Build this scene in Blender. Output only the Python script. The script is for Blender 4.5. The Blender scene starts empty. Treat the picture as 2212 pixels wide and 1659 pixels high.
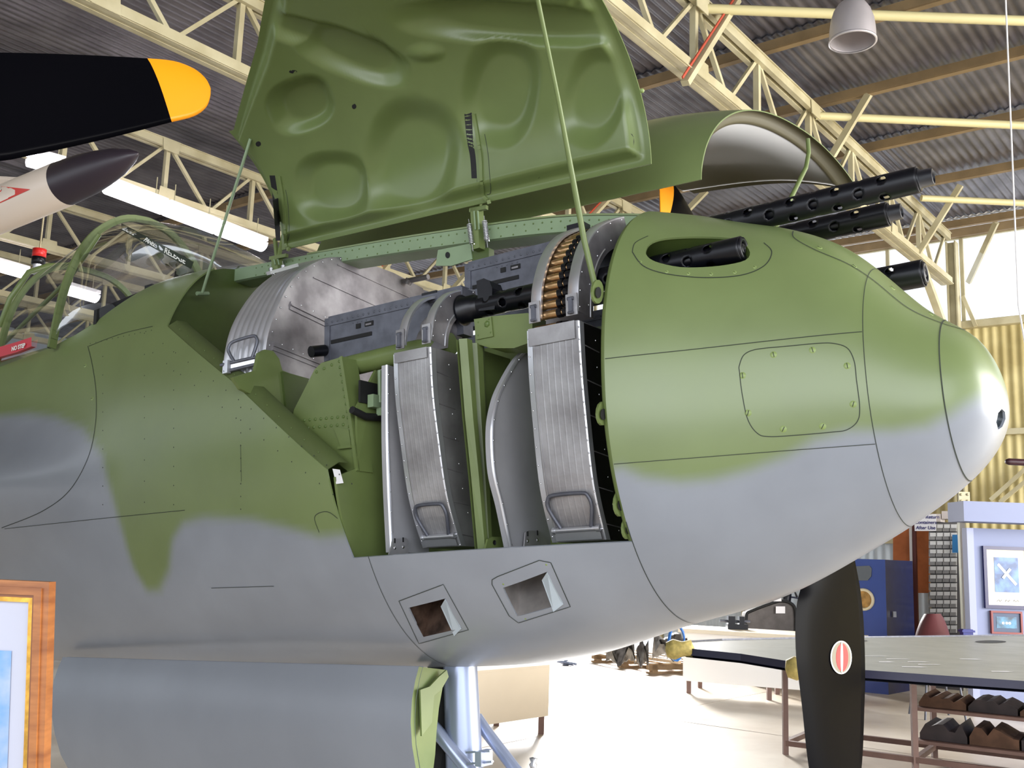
import bpy, bmesh, math, random
import numpy as np
from mathutils import Vector, Matrix
from mathutils.bvhtree import BVHTree
random.seed(7)
S = bpy.context.scene
COL = S.collection
# ------------------------------------------------------------ camera
F = 2200.0; CX, CY = 1106.0, 829.5
TH = math.radians(9.57); RO = math.radians(2.0)
CAM = Vector((0, 0, 1.5))
fw = Vector((0, math.cos(TH), math.sin(TH)))
U0 = Vector((0, -math.sin(TH), math.cos(TH)))
rt = math.cos(RO)*Vector((1, 0, 0)) + math.sin(RO)*U0
up = -math.sin(RO)*Vector((1, 0, 0)) + math.cos(RO)*U0
cd = bpy.data.cameras.new('camera'); cam = bpy.data.objects.new('camera', cd); COL.objects.link(cam)
cd.sensor_width = 36.0; cd.lens = 36.0*F/2212.0; cd.clip_end = 200; cd.clip_start = 0.05
M = Matrix.Identity(4)
for i in range(3):
    M[i][0] = rt[i]; M[i][1] = up[i]; M[i][2] = -fw[i]; M[i][3] = CAM[i]
cam.matrix_world = M
S.camera = cam
# ------------------------------------------------------------ world, exposure
wd = bpy.data.worlds.new('overcast'); S.world = wd; wd.use_nodes = True
bg = wd.node_tree.nodes['Background']; bg.inputs[0].default_value = (0.86, 0.92, 1.0, 1); bg.inputs[1].default_value = 1.7
S.view_settings.view_transform = 'Standard'; S.view_settings.look = 'None'
S.view_settings.gamma = 1.0; S.view_settings.use_curve_mapping = False
S.view_settings.exposure = 0.18
def area(name, loc, target, sx, sy, watts, col=(1, 1, 1), spread=180):
    l = bpy.data.lights.new(name, 'AREA'); l.shape = 'RECTANGLE'; l.size = sx; l.size_y = sy; l.energy = watts; l.color = col; l.spread = math.radians(spread)
    o = bpy.data.objects.new(name, l); COL.objects.link(o); o.location = loc
    o.rotation_euler = (Vector(target)-Vector(loc)).to_track_quat('-Z', 'Y').to_euler(); return o
# daylight through the big door on the right and the open front behind the camera
area('door_daylight', (12.5, 3.0, 3.4), (2.5, 8.6, 0.0), 10, 5.5, 2700, (1, .98, .95))
area('back_door_daylight', (2.6, 18.8, 3.2), (2.6, 10.2, 0.0), 3.0, 3.0, 760, (1, .98, .96), 62)
area('front_daylight', (-1.0, -9.0, 3.8), (-0.5, 4.0, 1.4), 16, 5, 900, (.93, .96, 1))
# ------------------------------------------------------------ rays from photograph to planes
def ray(px, py): return fw + rt*((px-CX)/F) - up*((py-CY)/F)
def onZ(px, py, z):
    d = ray(px, py); return CAM + d*((z-CAM.z)/d.z)
def onY(px, py, Y):
    d = ray(px, py); return CAM + d*(Y/d.y)
def onPl(px, py, P, N):
    d = ray(px, py); return CAM + d*((P-CAM).dot(N)/d.dot(N))
# aircraft frame: a forward, w to starboard, h up
_a = math.radians(55); _d = math.radians(4.0)
n0 = Vector((math.sin(_a), -math.cos(_a), 0)); sv = Vector((n0.y, -n0.x, 0))
nv = n0*math.cos(_d) + Vector((0, 0, math.sin(_d))); vv = Vector((0, 0, math.cos(_d))) - n0*math.sin(_d)
O = Vector((.508, 2.943, 1.9))
def AC(a, w, h): return O + nv*a + sv*w + vv*h
def toAC(p):
    q = p-O; return q.dot(nv), q.dot(sv), q.dot(vv)
def onW(px, py, w): return onPl(px, py, O+sv*w, sv)
def onA(px, py, a): return onPl(px, py, O+nv*a, nv)
def onH(px, py, h): return onPl(px, py, O+vv*h, vv)
# ------------------------------------------------------------ materials
def lin(c):
    return tuple(((x/255)/12.92 if x/255 <= .04045 else ((x/255+.055)/1.055)**2.4) for x in c)
MATS = {}
def mat(name, rgb, rough=.5, metal=0., spec=.5, bump=0., bscale=40., noise=0., nscale=6., coat=0., rgb2=None, emit=0., trans=0., alpha=1., stretch=None, detail=4):
    if name in MATS: return MATS[name]
    m = bpy.data.materials.new(name); m.use_nodes = True
    nt = m.node_tree; b = nt.nodes['Principled BSDF']
    c = lin(rgb) + (1,)
    b.inputs['Base Color'].default_value = c
    b.inputs['Roughness'].default_value = rough; b.inputs['Metallic'].default_value = metal
    b.inputs['Specular IOR Level'].default_value = spec
    b.inputs['Coat Weight'].default_value = coat
    if trans: b.inputs['Transmission Weight'].default_value = trans
    if alpha < 1: b.inputs['Alpha'].default_value = alpha
    if emit:
        b.inputs['Emission Color'].default_value = c; b.inputs['Emission Strength'].default_value = emit
    if noise or bump:
        tc = nt.nodes.new('ShaderNodeTexCoord'); mp = nt.nodes.new('ShaderNodeMapping')
        nt.links.new(tc.outputs['Object'], mp.inputs[0])
        if stretch: mp.inputs['Scale'].default_value = stretch
    if noise:
        nz = nt.nodes.new('ShaderNodeTexNoise'); nz.inputs['Scale'].default_value = nscale; nz.inputs['Detail'].default_value = detail
        nt.links.new(mp.outputs[0], nz.inputs['Vector'])
        rp = nt.nodes.new('ShaderNodeMapRange'); rp.inputs[1].default_value = .35; rp.inputs[2].default_value = .65
        nt.links.new(nz.outputs[0], rp.inputs[0])
        mx = nt.nodes.new('ShaderNodeMix'); mx.data_type = 'RGBA'
        c2 = lin(rgb2)+(1,) if rgb2 else tuple(x*(1-noise) for x in c[:3])+(1,)
        mx.inputs[6].default_value = c; mx.inputs[7].default_value = c2
        nt.links.new(rp.outputs[0], mx.inputs[0]); nt.links.new(mx.outputs[2], b.inputs['Base Color'])
        if rough > .12:
            r2 = nt.nodes.new('ShaderNodeMapRange'); r2.inputs[3].default_value = rough*.85; r2.inputs[4].default_value = min(1, rough*1.2)
            nt.links.new(nz.outputs[0], r2.inputs[0]); nt.links.new(r2.outputs[0], b.inputs['Roughness'])
    if bump:
        nb = nt.nodes.new('ShaderNodeTexNoise'); nb.inputs['Scale'].default_value = bscale; nb.inputs['Detail'].default_value = 3
        nt.links.new(mp.outputs[0], nb.inputs['Vector'])
        bp = nt.nodes.new('ShaderNodeBump'); bp.inputs['Strength'].default_value = bump; bp.inputs['Distance'].default_value = .01
        nt.links.new(nb.outputs[0], bp.inputs['Height']); nt.links.new(bp.outputs[0], b.inputs['Normal'])
    MATS[name] = m
    return m
GREEN = (111, 126, 79); GREY = (137, 142, 151)
def camo_mat():
    m = mat('camouflage_paint', GREEN, rough=.36, spec=.5)
    nt = m.node_tree; b = nt.nodes['Principled BSDF']; b.inputs['Coat Weight'].default_value = .25; b.inputs['Coat Roughness'].default_value = .22
    at = nt.nodes.new('ShaderNodeAttribute'); at.attribute_name = 'camo'
    tc = nt.nodes.new('ShaderNodeTexCoord')
    nz = nt.nodes.new('ShaderNodeTexNoise'); nz.inputs['Scale'].default_value = 5; nz.inputs['Detail'].default_value = 5
    nt.links.new(tc.outputs['Object'], nz.inputs['Vector'])
    mx = nt.nodes.new('ShaderNodeMix'); mx.data_type = 'RGBA'
    mx.inputs[6].default_value = lin(GREY)+(1,); mx.inputs[7].default_value = lin(GREEN)+(1,)
    nt.links.new(at.outputs['Fac'], mx.inputs[0])
    m2 = nt.nodes.new('ShaderNodeMix'); m2.data_type = 'RGBA'; m2.blend_type = 'MULTIPLY'; m2.inputs[0].default_value = 1
    rp = nt.nodes.new('ShaderNodeMapRange'); rp.inputs[1].default_value = .3; rp.inputs[2].default_value = .7; rp.inputs[3].default_value = .93; rp.inputs[4].default_value = 1.05
    nt.links.new(nz.outputs[0], rp.inputs[0]); nt.links.new(mx.outputs[2], m2.inputs[6]); nt.links.new(rp.outputs[0], m2.inputs[7])
    nt.links.new(m2.outputs[2], b.inputs['Base Color'])
    r2 = nt.nodes.new('ShaderNodeMapRange'); r2.inputs[3].default_value = .27; r2.inputs[4].default_value = .40
    nt.links.new(nz.outputs[0], r2.inputs[0]); nt.links.new(r2.outputs[0], b.inputs['Roughness'])
    return m
CAMO = camo_mat()
INGREEN = mat('interior_green', (103, 118, 68), rough=.4, noise=.12, nscale=9)
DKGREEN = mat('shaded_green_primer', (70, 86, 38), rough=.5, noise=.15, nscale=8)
PALEGREEN = mat('grey_green_primer', (128, 148, 116), rough=.45, noise=.08, nscale=12)
ALU = mat('brushed_aluminium', (176, 175, 178), rough=.42, metal=.6, noise=.22, nscale=7, stretch=(1, 1, 1), rgb2=(138, 136, 138), bump=.08, bscale=60)
ALUB = mat('bright_aluminium', (205, 206, 212), rough=.3, metal=.75, noise=.1, nscale=12)
ALUD = mat('dull_aluminium', (152, 149, 152), rough=.42, metal=.5, noise=.25, nscale=10, rgb2=(112, 108, 112))
GUN = mat('parkerised_gunmetal', (98, 100, 110), rough=.4, metal=.45, noise=.25, nscale=25)
GUNBLK = mat('blued_black_steel', (16, 17, 24), rough=.32, metal=.3, noise=.2, nscale=30)
DARK = mat('black_recess', (12, 12, 14), rough=.7)
BRASS = mat('brass', (206, 168, 122), rough=.28, metal=.9, noise=.25, nscale=50)
SEAM = mat('seam_shadow', (44, 50, 42), rough=.8)
RIVETG = mat('green_painted_rivet', (84, 104, 50), rough=.4)
RIVETA = mat('aluminium_rivet', (215, 215, 220), rough=.25, metal=1.)
CREAM = mat('cream_painted_steel', (190, 182, 150), rough=.5, noise=.18, nscale=3, rgb2=(168, 158, 124))
BROWNST = mat('brown_purlin_steel', (140, 118, 84), rough=.6, noise=.25, nscale=4)
STEELGREY = mat('silver_painted_steel', (150, 160, 185), rough=.28, metal=.5)
# ------------------------------------------------------------ mesh helpers
class MB:
    def __init__(s): s.v = []; s.f = []; s.sm = []; s.mi = []; s.cur = 0
    def add(s, vs, fs, smooth=False):
        o = len(s.v); s.v += [Vector(p) for p in vs]
        for f in fs: s.f.append([i+o for i in f]); s.sm.append(smooth); s.mi.append(s.cur)
        return s
    def box(s, c, ax, ay, az):
        c = Vector(c); ax = Vector(ax); ay = Vector(ay); az = Vector(az)
        vs = [c+ax*i+ay*j+az*k for i in (-1, 1) for j in (-1, 1) for k in (-1, 1)]
        fs = [(0, 1, 3, 2), (4, 6, 7, 5), (0, 4, 5, 1), (2, 3, 7, 6), (0, 2, 6, 4), (1, 5, 7, 3)]
        if ax.cross(ay).dot(az) < 0: fs = [f[::-1] for f in fs]
        return s.add(vs, fs)
    def beam(s, p, q, w, h, upv=(0, 0, 1)):
        p = Vector(p); q = Vector(q); d = q-p; L = d.length; d.normalize(); u = Vector(upv)
        x = d.cross(u)
        if x.length < 1e-4: x = d.cross(Vector((1, 0, 0)))
        x.normalize(); u = x.cross(d)
        return s.box((p+q)/2, d*(L/2), x*(w/2), u*(h/2))
    def angle(s, p, q, w, t=.008, upv=(0, 0, 1), flip=1):
        p = Vector(p); q = Vector(q); d = (q-p).normalized(); u = Vector(upv); x = d.cross(u).normalized()*flip; u = x.cross(d).normalized()*flip
        s.beam(p+x*(w/2), q+x*(w/2), w, t, u); s.beam(p+u*(w/2), q+u*(w/2), t, w, u); return s
    def tube(s, pts, r, seg=10, cap=True, closed=False):
        pts = [Vector(p) for p in pts]; n = len(pts); rr = r if hasattr(r, '__len__') else [r]*n
        prev = None; rings = []
        for i, p in enumerate(pts):
            a = pts[i-1] if (i > 0 or closed) else p; b = pts[(i+1) % n] if (i < n-1 or closed) else p
            t = (b-a).normalized()
            if prev is None:
                x = t.orthogonal().normalized()
            else:
                x = prev - t*prev.dot(t)
                x = x.normalized() if x.length > 1e-6 else t.orthogonal().normalized()
            prev = x; y = t.cross(x)
            rings.append([p+(x*math.cos(2*math.pi*k/seg)+y*math.sin(2*math.pi*k/seg))*rr[i] for k in range(seg)])
        vs = [p for R in rings for p in R]; fs = []
        for i in range(n if closed else n-1):
            j = (i+1) % n
            for k in range(seg):
                k2 = (k+1) % seg; fs.append((i*seg+k, i*seg+k2, j*seg+k2, j*seg+k))
        s.add(vs, fs, True)
        if cap and not closed:
            s.add(rings[0][::-1], [tuple(range(seg))]); s.add(rings[-1], [tuple(range(seg))])
        return s
    def lathe(s, o, axis, prof, seg=24, smooth=True):
        o = Vector(o); ax = Vector(axis).normalized(); x = ax.orthogonal().normalized(); y = ax.cross(x)
        vs = []; fs = []
        for (t, r) in prof:
            for k in range(seg):
                an = 2*math.pi*k/seg; vs.append(o+ax*t+(x*math.cos(an)+y*math.sin(an))*r)
        for i in range(len(prof)-1):
            for k in range(seg):
                k2 = (k+1) % seg; fs.append((i*seg+k, i*seg+k2, (i+1)*seg+k2, (i+1)*seg+k))
        return s.add(vs, fs, smooth)
    def prism(s, poly, d):
        poly = [Vector(p) for p in poly]; d = Vector(d); n = len(poly)
        nn = Vector((0, 0, 0))
        for i in range(n): nn += poly[i].cross(poly[(i+1) % n])
        fs = [tuple(range(n)), tuple(range(2*n-1, n-1, -1))] + [(i, i+n, (i+1) % n+n, (i+1) % n) for i in range(n)]
        if nn.dot(d) > 0: fs = [f[::-1] for f in fs]
        return s.add(poly+[p+d for p in poly], fs)
    def grid(s, rows, smooth=True, flip=False):
        m = len(rows); n = len(rows[0]); vs = [p for R in rows for p in R]; fs = []
        for i in range(m-1):
            for j in range(n-1):
                f = (i*n+j, i*n+j+1, (i+1)*n+j+1, (i+1)*n+j); fs.append(f[::-1] if flip else f)
        return s.add(vs, fs, smooth)
    def dome(s, c, nrm, r, hgt=.5, seg=8):
        c = Vector(c); nrm = Vector(nrm).normalized()
        return s.lathe(c, nrm, [(0, r), (r*hgt*.7, r*.75), (r*hgt, r*.3), (r*hgt*1.02, 0.0001)], seg)
    def build(s, name, m, parent=None, auto=True):
        me = bpy.data.meshes.new(name); me.from_pydata([tuple(v) for v in s.v], [], s.f)
        for p, a, b in zip(me.polygons, s.sm, s.mi): p.use_smooth = a; p.material_index = b
        for mm in (m if isinstance(m, (list, tuple)) else [m]): me.materials.append(mm)
        me.update()
        return link(name, me, parent)
def link(name, me, parent=None):
    o = bpy.data.objects.new(name, me); COL.objects.link(o)
    if parent is not None: adopt(o, parent)
    return o
def adopt(o, parent):
    o.parent = parent
    r = parent; M2 = Matrix.Translation(-Vector(parent.get('_w', (0, 0, 0)))) if parent.type == 'EMPTY' else Matrix.Identity(4)
    o.matrix_parent_inverse = M2
def tag(o, label=None, cat=None, group=None, kind=None):
    if label: o['label'] = label
    if cat: o['category'] = cat
    if group: o['group'] = group
    if kind: o['kind'] = kind
    return o
def thing(name, label, cat, loc=(0, 0, 0), group=None, kind=None):
    o = bpy.data.objects.new(name, None); COL.objects.link(o); o.location = loc; o.empty_display_size = .1
    o['_w'] = tuple(loc); tag(o, label, cat, group, kind); return o
def spline(pts, n=8, closed=False):
    pts = [Vector(p) for p in pts]; out = []; m = len(pts)
    for i in range(m if closed else m-1):
        if closed: p0, p1, p2, p3 = pts[i-1], pts[i], pts[(i+1) % m], pts[(i+2) % m]
        else: p0 = pts[max(i-1, 0)]; p1 = pts[i]; p2 = pts[i+1]; p3 = pts[min(i+2, m-1)]
        for k in range(n):
            t = k/n
            out.append(.5*((2*p1)+(p2-p0)*t+(2*p0-5*p1+4*p2-p3)*t*t+(3*p1-p0-3*p2+p3)*t**3))
    if not closed: out.append(pts[-1])
    return out
def sp2(pts, n=8, closed=False):
    return [(p.x, p.y) for p in spline([Vector((x, y, 0)) for x, y in pts], n, closed)]
# ------------------------------------------------------------ fuselage surface
AT = .857
UK = np.array([0, .2, .4, .6, .8, .95, 1.1, 1.3, 1.5, 1.7, 1.9, 2.1, 2.3])
ZT = np.array([-.053, .103, .214, .427, .555, .640, .712, .772, .825, .868, .885, .89, .89])
ZB = np.array([-.053, -.163, -.271, -.388, -.514, -.58, -.663, -.702, -.707, -.717, -.717, -.709, -.70])
WK = np.array([0, .127, .218, .3, .393, .481, .538, .54, .50, .475, .465, .472, .48])
_U = [float(x) for x in UK]; _T = {}
for nm_, arr_ in (('t', ZT), ('b', ZB), ('w', WK)): _T[nm_] = ([float(x) for x in arr_], [float(x) for x in np.gradient(arr_, UK)])
def herm(k, x):
    ys, m = _T[k]; i = 0
    while i < len(_U)-2 and _U[i+1] < x: i += 1
    h = _U[i+1]-_U[i]; t = (x-_U[i])/h
    return (2*t**3-3*t**2+1)*ys[i]+(t**3-2*t**2+t)*h*m[i]+(-2*t**3+3*t**2)*ys[i+1]+(t**3-t**2)*h*m[i+1]
def spow(x, e): return math.copysign(abs(x)**e, x)
def fus_params(a):
    u = math.sqrt(max(AT-a, 1e-9)); return herm('t', u), herm('b', u), herm('w', u)
def fus_pt(a, th, off=0.):
    zt, zb, W = fus_params(a); hc = (zt+zb)/2; hh = (zt-zb)/2
    c = math.cos(th); s_ = math.sin(th); nn = 2.25 if c > 0 else 2.0
    w = (W-off)*spow(s_, 2/nn); h = hc+(hh-off)*spow(c, 2/nn)
    if a < -1.95:
        g = min(1., (-1.95-a)/1.5); hb = -.02-.02*g
        b = (.9*g**2.0)*math.exp(-((h-hb)/(.17+.05*g))**2)
        w += math.copysign(b, s_) if abs(s_) > .05 else 0
    return w, h
NR, NS = 330, 220
us = [0.0]+[.012+(2.12-.012)*(i/(NR-1)) for i in range(NR)]
ths = [2*math.pi*k/NS for k in range(NS)]
bmF = bmesh.new(); prev = None; tip = bmF.verts.new(AC(AT, 0, -.053))
for u in us[1:]:
    a = AT-u*u; ring = []
    for t in ths:
        w, h = fus_pt(a, t); ring.append(bmF.verts.new(AC(a, w, h)))
    for k in range(NS):
        k2 = (k+1) % NS
        if prev is None: bmF.faces.new((tip, ring[k], ring[k2]))
        else: bmF.faces.new((prev[k], ring[k], ring[k2], prev[k2]))
    prev = ring
bmF.normal_update()
FB = BVHTree.FromBMesh(bmF)
from mathutils.kdtree import KDTree
KD = KDTree(len(bmF.verts)); KN = []
for i_, v_ in enumerate(bmF.verts): KD.insert(v_.co, i_); KN.append(v_.normal.copy())
KD.balance()
_c = sum((v.co for v in bmF.verts), Vector())/len(bmF.verts)
OUT = 1 if sum((KN[i_].dot(v_.co-_c) > 0) for i_, v_ in enumerate(bmF.verts)) > len(KN)/2 else -1
def smooth_n(co):
    n_ = Vector()
    for c_, i_, d_ in KD.find_n(co, 4): n_ += KN[i_]/(d_+1e-5)
    return n_.normalized()*OUT
def hit(px, py):
    d = ray(px, py).normalized(); l, nn, i, dd = FB.ray_cast(CAM, d)
    if l is None:
        best = None
        for k in range(200):
            p = CAM+d*(2+k*.015); q, nq, _, dd = FB.find_nearest(p)
            if best is None or dd < best[0]: best = (dd, q, nq)
        l, nn = best[1], best[2]
    if nn.dot(d) > 0: nn = -nn
    return l, nn
def hitp(px, py, off=0.):
    l, nn = hit(px, py); return l+nn*off
def hits(pts, off=0.): return [hitp(x, y, off) for x, y in pts]
def ribbon(mb, pts3, wid, lift=.0007):
    rows = []
    for i, p in enumerate(pts3):
        a = pts3[max(i-1, 0)]; b = pts3[min(i+1, len(pts3)-1)]; t = (b-a).normalized()
        l, nn, ix, dd = FB.find_nearest(p)
        if nn.dot(CAM-l) < 0 : pass
        nn = nn if nn.dot(p-O-nv*((p-O).dot(nv))) > 0 else -nn
        x = t.cross(nn).normalized(); q = l+nn*lift
        rows.append([q-x*wid/2, q+x*wid/2])
    mb.grid(rows)
# camouflage boundary on the photographed side, carried to (a,h)
cb = [(0, 898), (60, 893), (120, 900), (180, 925), (222, 985), (245, 1080), (265, 1150), (290, 1230), (318, 1276), (345, 1276), (366, 1230), (373, 1165), (395, 1130), (440, 1118), (540, 1122), (620, 1140), (690, 1160), (760, 1155), (790, 1150),
      (1345, 1010), (1390, 1030), (1470, 1040), (1540, 1035), (1620, 1015), (1700, 985), (1760, 950), (1830, 930), (1930, 930), (2000, 920), (2050, 895), (2100, 865), (2140, 845), (2160, 842)]
cpoly = [toAC(hitp(x, y)) for x, y in cb]
cpoly = [(-6, cpoly[0][2])]+[(p[0], p[2]) for p in cpoly]+[(.95, .05), (.95, 2), (-6, 2)]
CP = np.array(cpoly)
def camo_val(P):  # P Nx2
    x, y = P[:, 0], P[:, 1]; inside = np.zeros(len(P), bool); dist = np.full(len(P), 9.)
    n_ = len(CP)
    for i in range(n_):
        x1, y1 = CP[i]; x2, y2 = CP[(i+1) % n_]
        c = ((y1 > y) != (y2 > y)) & (x < (x2-x1)*(y-y1)/((y2-y1) if y2 != y1 else 1e-9)+x1); inside ^= c
        dx, dy = x2-x1, y2-y1; t = np.clip(((x-x1)*dx+(y-y1)*dy)/(dx*dx+dy*dy+1e-12), 0, 1)
        dist = np.minimum(dist, np.hypot(x-x1-t*dx, y-y1-t*dy))
    sd = np.where(inside, dist, -dist); t = np.clip(sd/.05+.5, 0, 1); return t*t*(3-2*t)
# openings ---------------------------------------------------------------
def near_faces(bm, test): return [f for f in bm.faces if test(f.calc_center_median())]
def cut_poly(bm, poly, d, test):
    """score the skin along every edge of a polygon (planes holding the direction d)"""
    n_ = len(poly)
    for i in range(n_):
        p, q = poly[i], poly[(i+1) % n_]; e = q-p; N = e.cross(d).normalized(); mid = (p+q)/2; R = e.length/2+.04
        fs = [f for f in bm.faces if test(f.calc_center_median()) and (lambda c: abs((c-mid).dot(e.normalized())) < R and abs((c-mid).dot(N)) < .06)(f.calc_center_median())]
        ge = set(); gv = set()
        for f in fs:
            ge.update(f.edges); gv.update(f.verts)
        if fs: bmesh.ops.bisect_plane(bm, geom=list(gv)+list(ge)+fs, plane_co=p, plane_no=N, dist=1e-5)
def in_poly(pt, poly, d):
    x = d.orthogonal().normalized(); y = d.cross(x).normalized(); c = False; X, Y = pt.dot(x), pt.dot(y); P = [(q.dot(x), q.dot(y)) for q in poly]
    for i in range(len(P)):
        x1, y1 = P[i]; x2, y2 = P[(i+1) % len(P)]
        if (y1 > Y) != (y2 > Y) and X < (x2-x1)*(Y-y1)/(y2-y1)+x1: c = not c
    return c
BAY = [(-1.872, .53), (-1.395, .235), (-.925, -.10), (-.883, -.362), (.0, -.355), (.0, 1.3), (-1.9, 1.3)]
HW = .055
def bay3(sgn): return [AC(a, sgn*.5, h) for a, h in BAY]
for sgn in (1, -1):
    tst = lambda c, s_=sgn: (c-O).dot(sv)*s_ > .0
    P3 = bay3(sgn); cut_poly(bmF, P3, sv, tst)
    fs = [f for f in bmF.faces if -1.95 < (f.calc_center_median()-O).dot(nv) < .05 and abs((f.calc_center_median()-O).dot(sv)-sgn*HW) < .05 and (f.calc_center_median()-O).dot(vv) > .2]
    ge = set(); gv = set()
    for f in fs: ge.update(f.edges); gv.update(f.verts)
    bmesh.ops.bisect_plane(bmF, geom=list(gv)+list(ge)+fs, plane_co=AC(0, sgn*HW, 0), plane_no=sv, dist=1e-5)
    dl = [f for f in bmF.faces if (f.calc_center_median()-O).dot(sv)*sgn > HW and in_poly(f.calc_center_median(), P3, sv)]
    bmesh.ops.delete(bmF, geom=dl, context='FACES')
def cut_hole(pts3, d, rad):
    c = sum(pts3, Vector())/len(pts3); tst = lambda q: (q-c).length < rad
    cut_poly(bmF, pts3, d, tst)
    bmesh.ops.delete(bmF, geom=[f for f in bmF.faces if tst(f.calc_center_median()) and in_poly(f.calc_center_median(), pts3, d)], context='FACES')
# cockpit opening under the canopy: skin above the sill removed
sill_px = [(121, 745), (165, 722), (207, 695), (266, 652), (334, 614), (375, 590), (430, 575), (500, 573), (556, 577)]
SILL = hits(sill_px)
# gun trough of the near gun
TR = [(1395, 545), (1403, 527), (1425, 517), (1465, 512), (1520, 511), (1575, 514), (1605, 525), (1620, 545), (1610, 562), (1570, 572), (1520, 577), (1470, 577), (1425, 568), (1403, 558)]
TR3 = hits(sp2(TR, 3, True)); tn = hit(1500, 545)[1]
cut_hole(TR3, tn, .25)
CH1 = [(882, 1313), (960, 1292), (1002, 1365), (916, 1376)]
CH1 = [(882, 1313), (962, 1293), (997, 1357), (915, 1376)]
CH2 = [(1086, 1270), (1182, 1235), (1217, 1304), (1117, 1332)]
c13 = hits(CH1); c23 = hits(CH2)
ch1n = hit(940, 1333)[1]; ch2n = hit(1150, 1285)[1]
cut_hole(c13, ch1n, .2); cut_hole(c23, ch2n, .2)
TRI = [(714, 1012), (730, 1014), (738, 1043), (722, 1045)]
tri3 = hits(TRI); cut_hole(tri3, hit(726, 1030)[1], .1)
NLP = [(2152, 912), (2156, 892), (2164, 883), (2171, 890), (2172, 905), (2165, 922), (2156, 928)]
nl3 = hits(NLP); nln = hit(2160, 908)[1]
cut_hole(nl3, nln, .08)
# cockpit cut: everything above the sill polyline, aft of its forward end
sa = [toAC(p) for p in SILL]
sil2 = [(p[0], p[2]) for p in sa]
ext = [(-3.8, sil2[0][1]-.02)]+sil2+[(sil2[-1][0], 1.4), (-3.8, 1.4)]
for sgn in (1, -1):
    E3 = [AC(a, sgn*.4, h) for a, h in ext]
    tst = lambda c, s_=sgn: (c-O).dot(sv)*s_ > -.001 and (c-O).dot(vv) > .3
    cut_poly(bmF, E3, sv, tst)
    bmesh.ops.delete(bmF, geom=[f for f in bmF.faces if tst(f.calc_center_median()) and in_poly(f.calc_center_median(), E3, sv)], context='FACES')
# panel divisions --------------------------------------------------------
def AH(pts): return [toAC(hitp(x, y)) for x, y in pts]
seam2_a = AH([(1866, 715), (1868, 800), (1880, 900), (1900, 1000), (1925, 1070)])
cap_a = AH([(2032, 740), (2030, 830), (2045, 920), (2075, 1000)])
def fitline(q):  # a = m*h + c
    A = np.array([[p[2], 1] for p in q]); y = np.array([p[0] for p in q]); return np.linalg.lstsq(A, y, rcond=None)[0]
m2, c2 = fitline(seam2_a); mc, cc = fitline(cap_a)
aftl = fitline(AH([(800, 1215), (830, 1290), (880, 1370), (930, 1420)]))
def slice_plane(p, N, test):
    fs = [f for f in bmF.faces if test(f.calc_center_median())]
    ge = set(); gv = set()
    for f in fs: ge.update(f.edges); gv.update(f.verts)
    bmesh.ops.bisect_plane(bmF, geom=list(gv)+list(ge)+fs, plane_co=p, plane_no=N, dist=1e-5)
def ahplane(m, c): # plane a = m h + c
    return AC(c, 0, 0), (nv-vv*m).normalized()
for m_, c_ in ((m2, c2), (mc, cc), (0, .0), aftl):
    p, N = ahplane(m_, c_); slice_plane(p, N, lambda q: True)
ln1 = AH([(1325, 773), (1860, 717)]); ln2 = AH([(1345, 1001), (1890, 959)])
ln3 = AH([(20, 1140), (400, 1102)])
def hline(l):
    (a1, _, h1), (a2, _, h2) = l; k = (h2-h1)/(a2-a1); return k, h1-k*a1
L1, L2, L3 = hline(ln1), hline(ln2), hline(ln3)
def A_(q): return (q-O).dot(nv)
def H_(q): return (q-O).dot(vv)
def W_(q): return (q-O).dot(sv)
for L in (L1, L2):
    slice_plane(AC(0, 0, L[1]), (vv-nv*L[0]).normalized(), lambda q: -.01 < A_(q) < c2+m2*H_(q))
HT = [(1597, 800), (1597, 790), (1606, 768), (1625, 757), (1655, 752), (1700, 748), (1765, 742), (1800, 742), (1830, 752), (1845, 780), (1850, 820), (1857, 880), (1852, 910), (1830, 928), (1800, 933), (1720, 940), (1660, 943), (1635, 935), (1615, 905), (1603, 850)]
HT3 = hits(HT); htn = hit(1730, 845)[1]
cut_poly(bmF, HT3, htn, lambda q: (q-HT3[0]).length < .5 and W_(q) > 0)
FIL = [(190, 745), (200, 790), (208, 850), (206, 920), (190, 990), (150, 1060), (90, 1105), (20, 1140)]
def face_id(f):
    q = f.calc_center_median(); a, w, h = A_(q), W_(q), H_(q)
    if a > mc*h+cc: return 'nose_cap'
    if a > m2*h+c2: return 'nose_ring_panel'
    if a > 0:
        if w > 0 and (q-HT3[0]).length < .5 and in_poly(q, HT3, htn): return 'access_hatch'
        if h > L1[0]*a+L1[1]: return 'upper_nose_panel'
        if h > L2[0]*a+L2[1]: return 'side_nose_panel'
        return 'lower_nose_panel'
    if a > aftl[0]*h+aftl[1]: return 'gun_bay_skin' if h < .3 else 'spine_skin'
    return 'fuselage_skin'
names = {}
bmF.faces.ensure_lookup_table()
for f in bmF.faces: names.setdefault(face_id(f), []).append(f.index)
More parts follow.
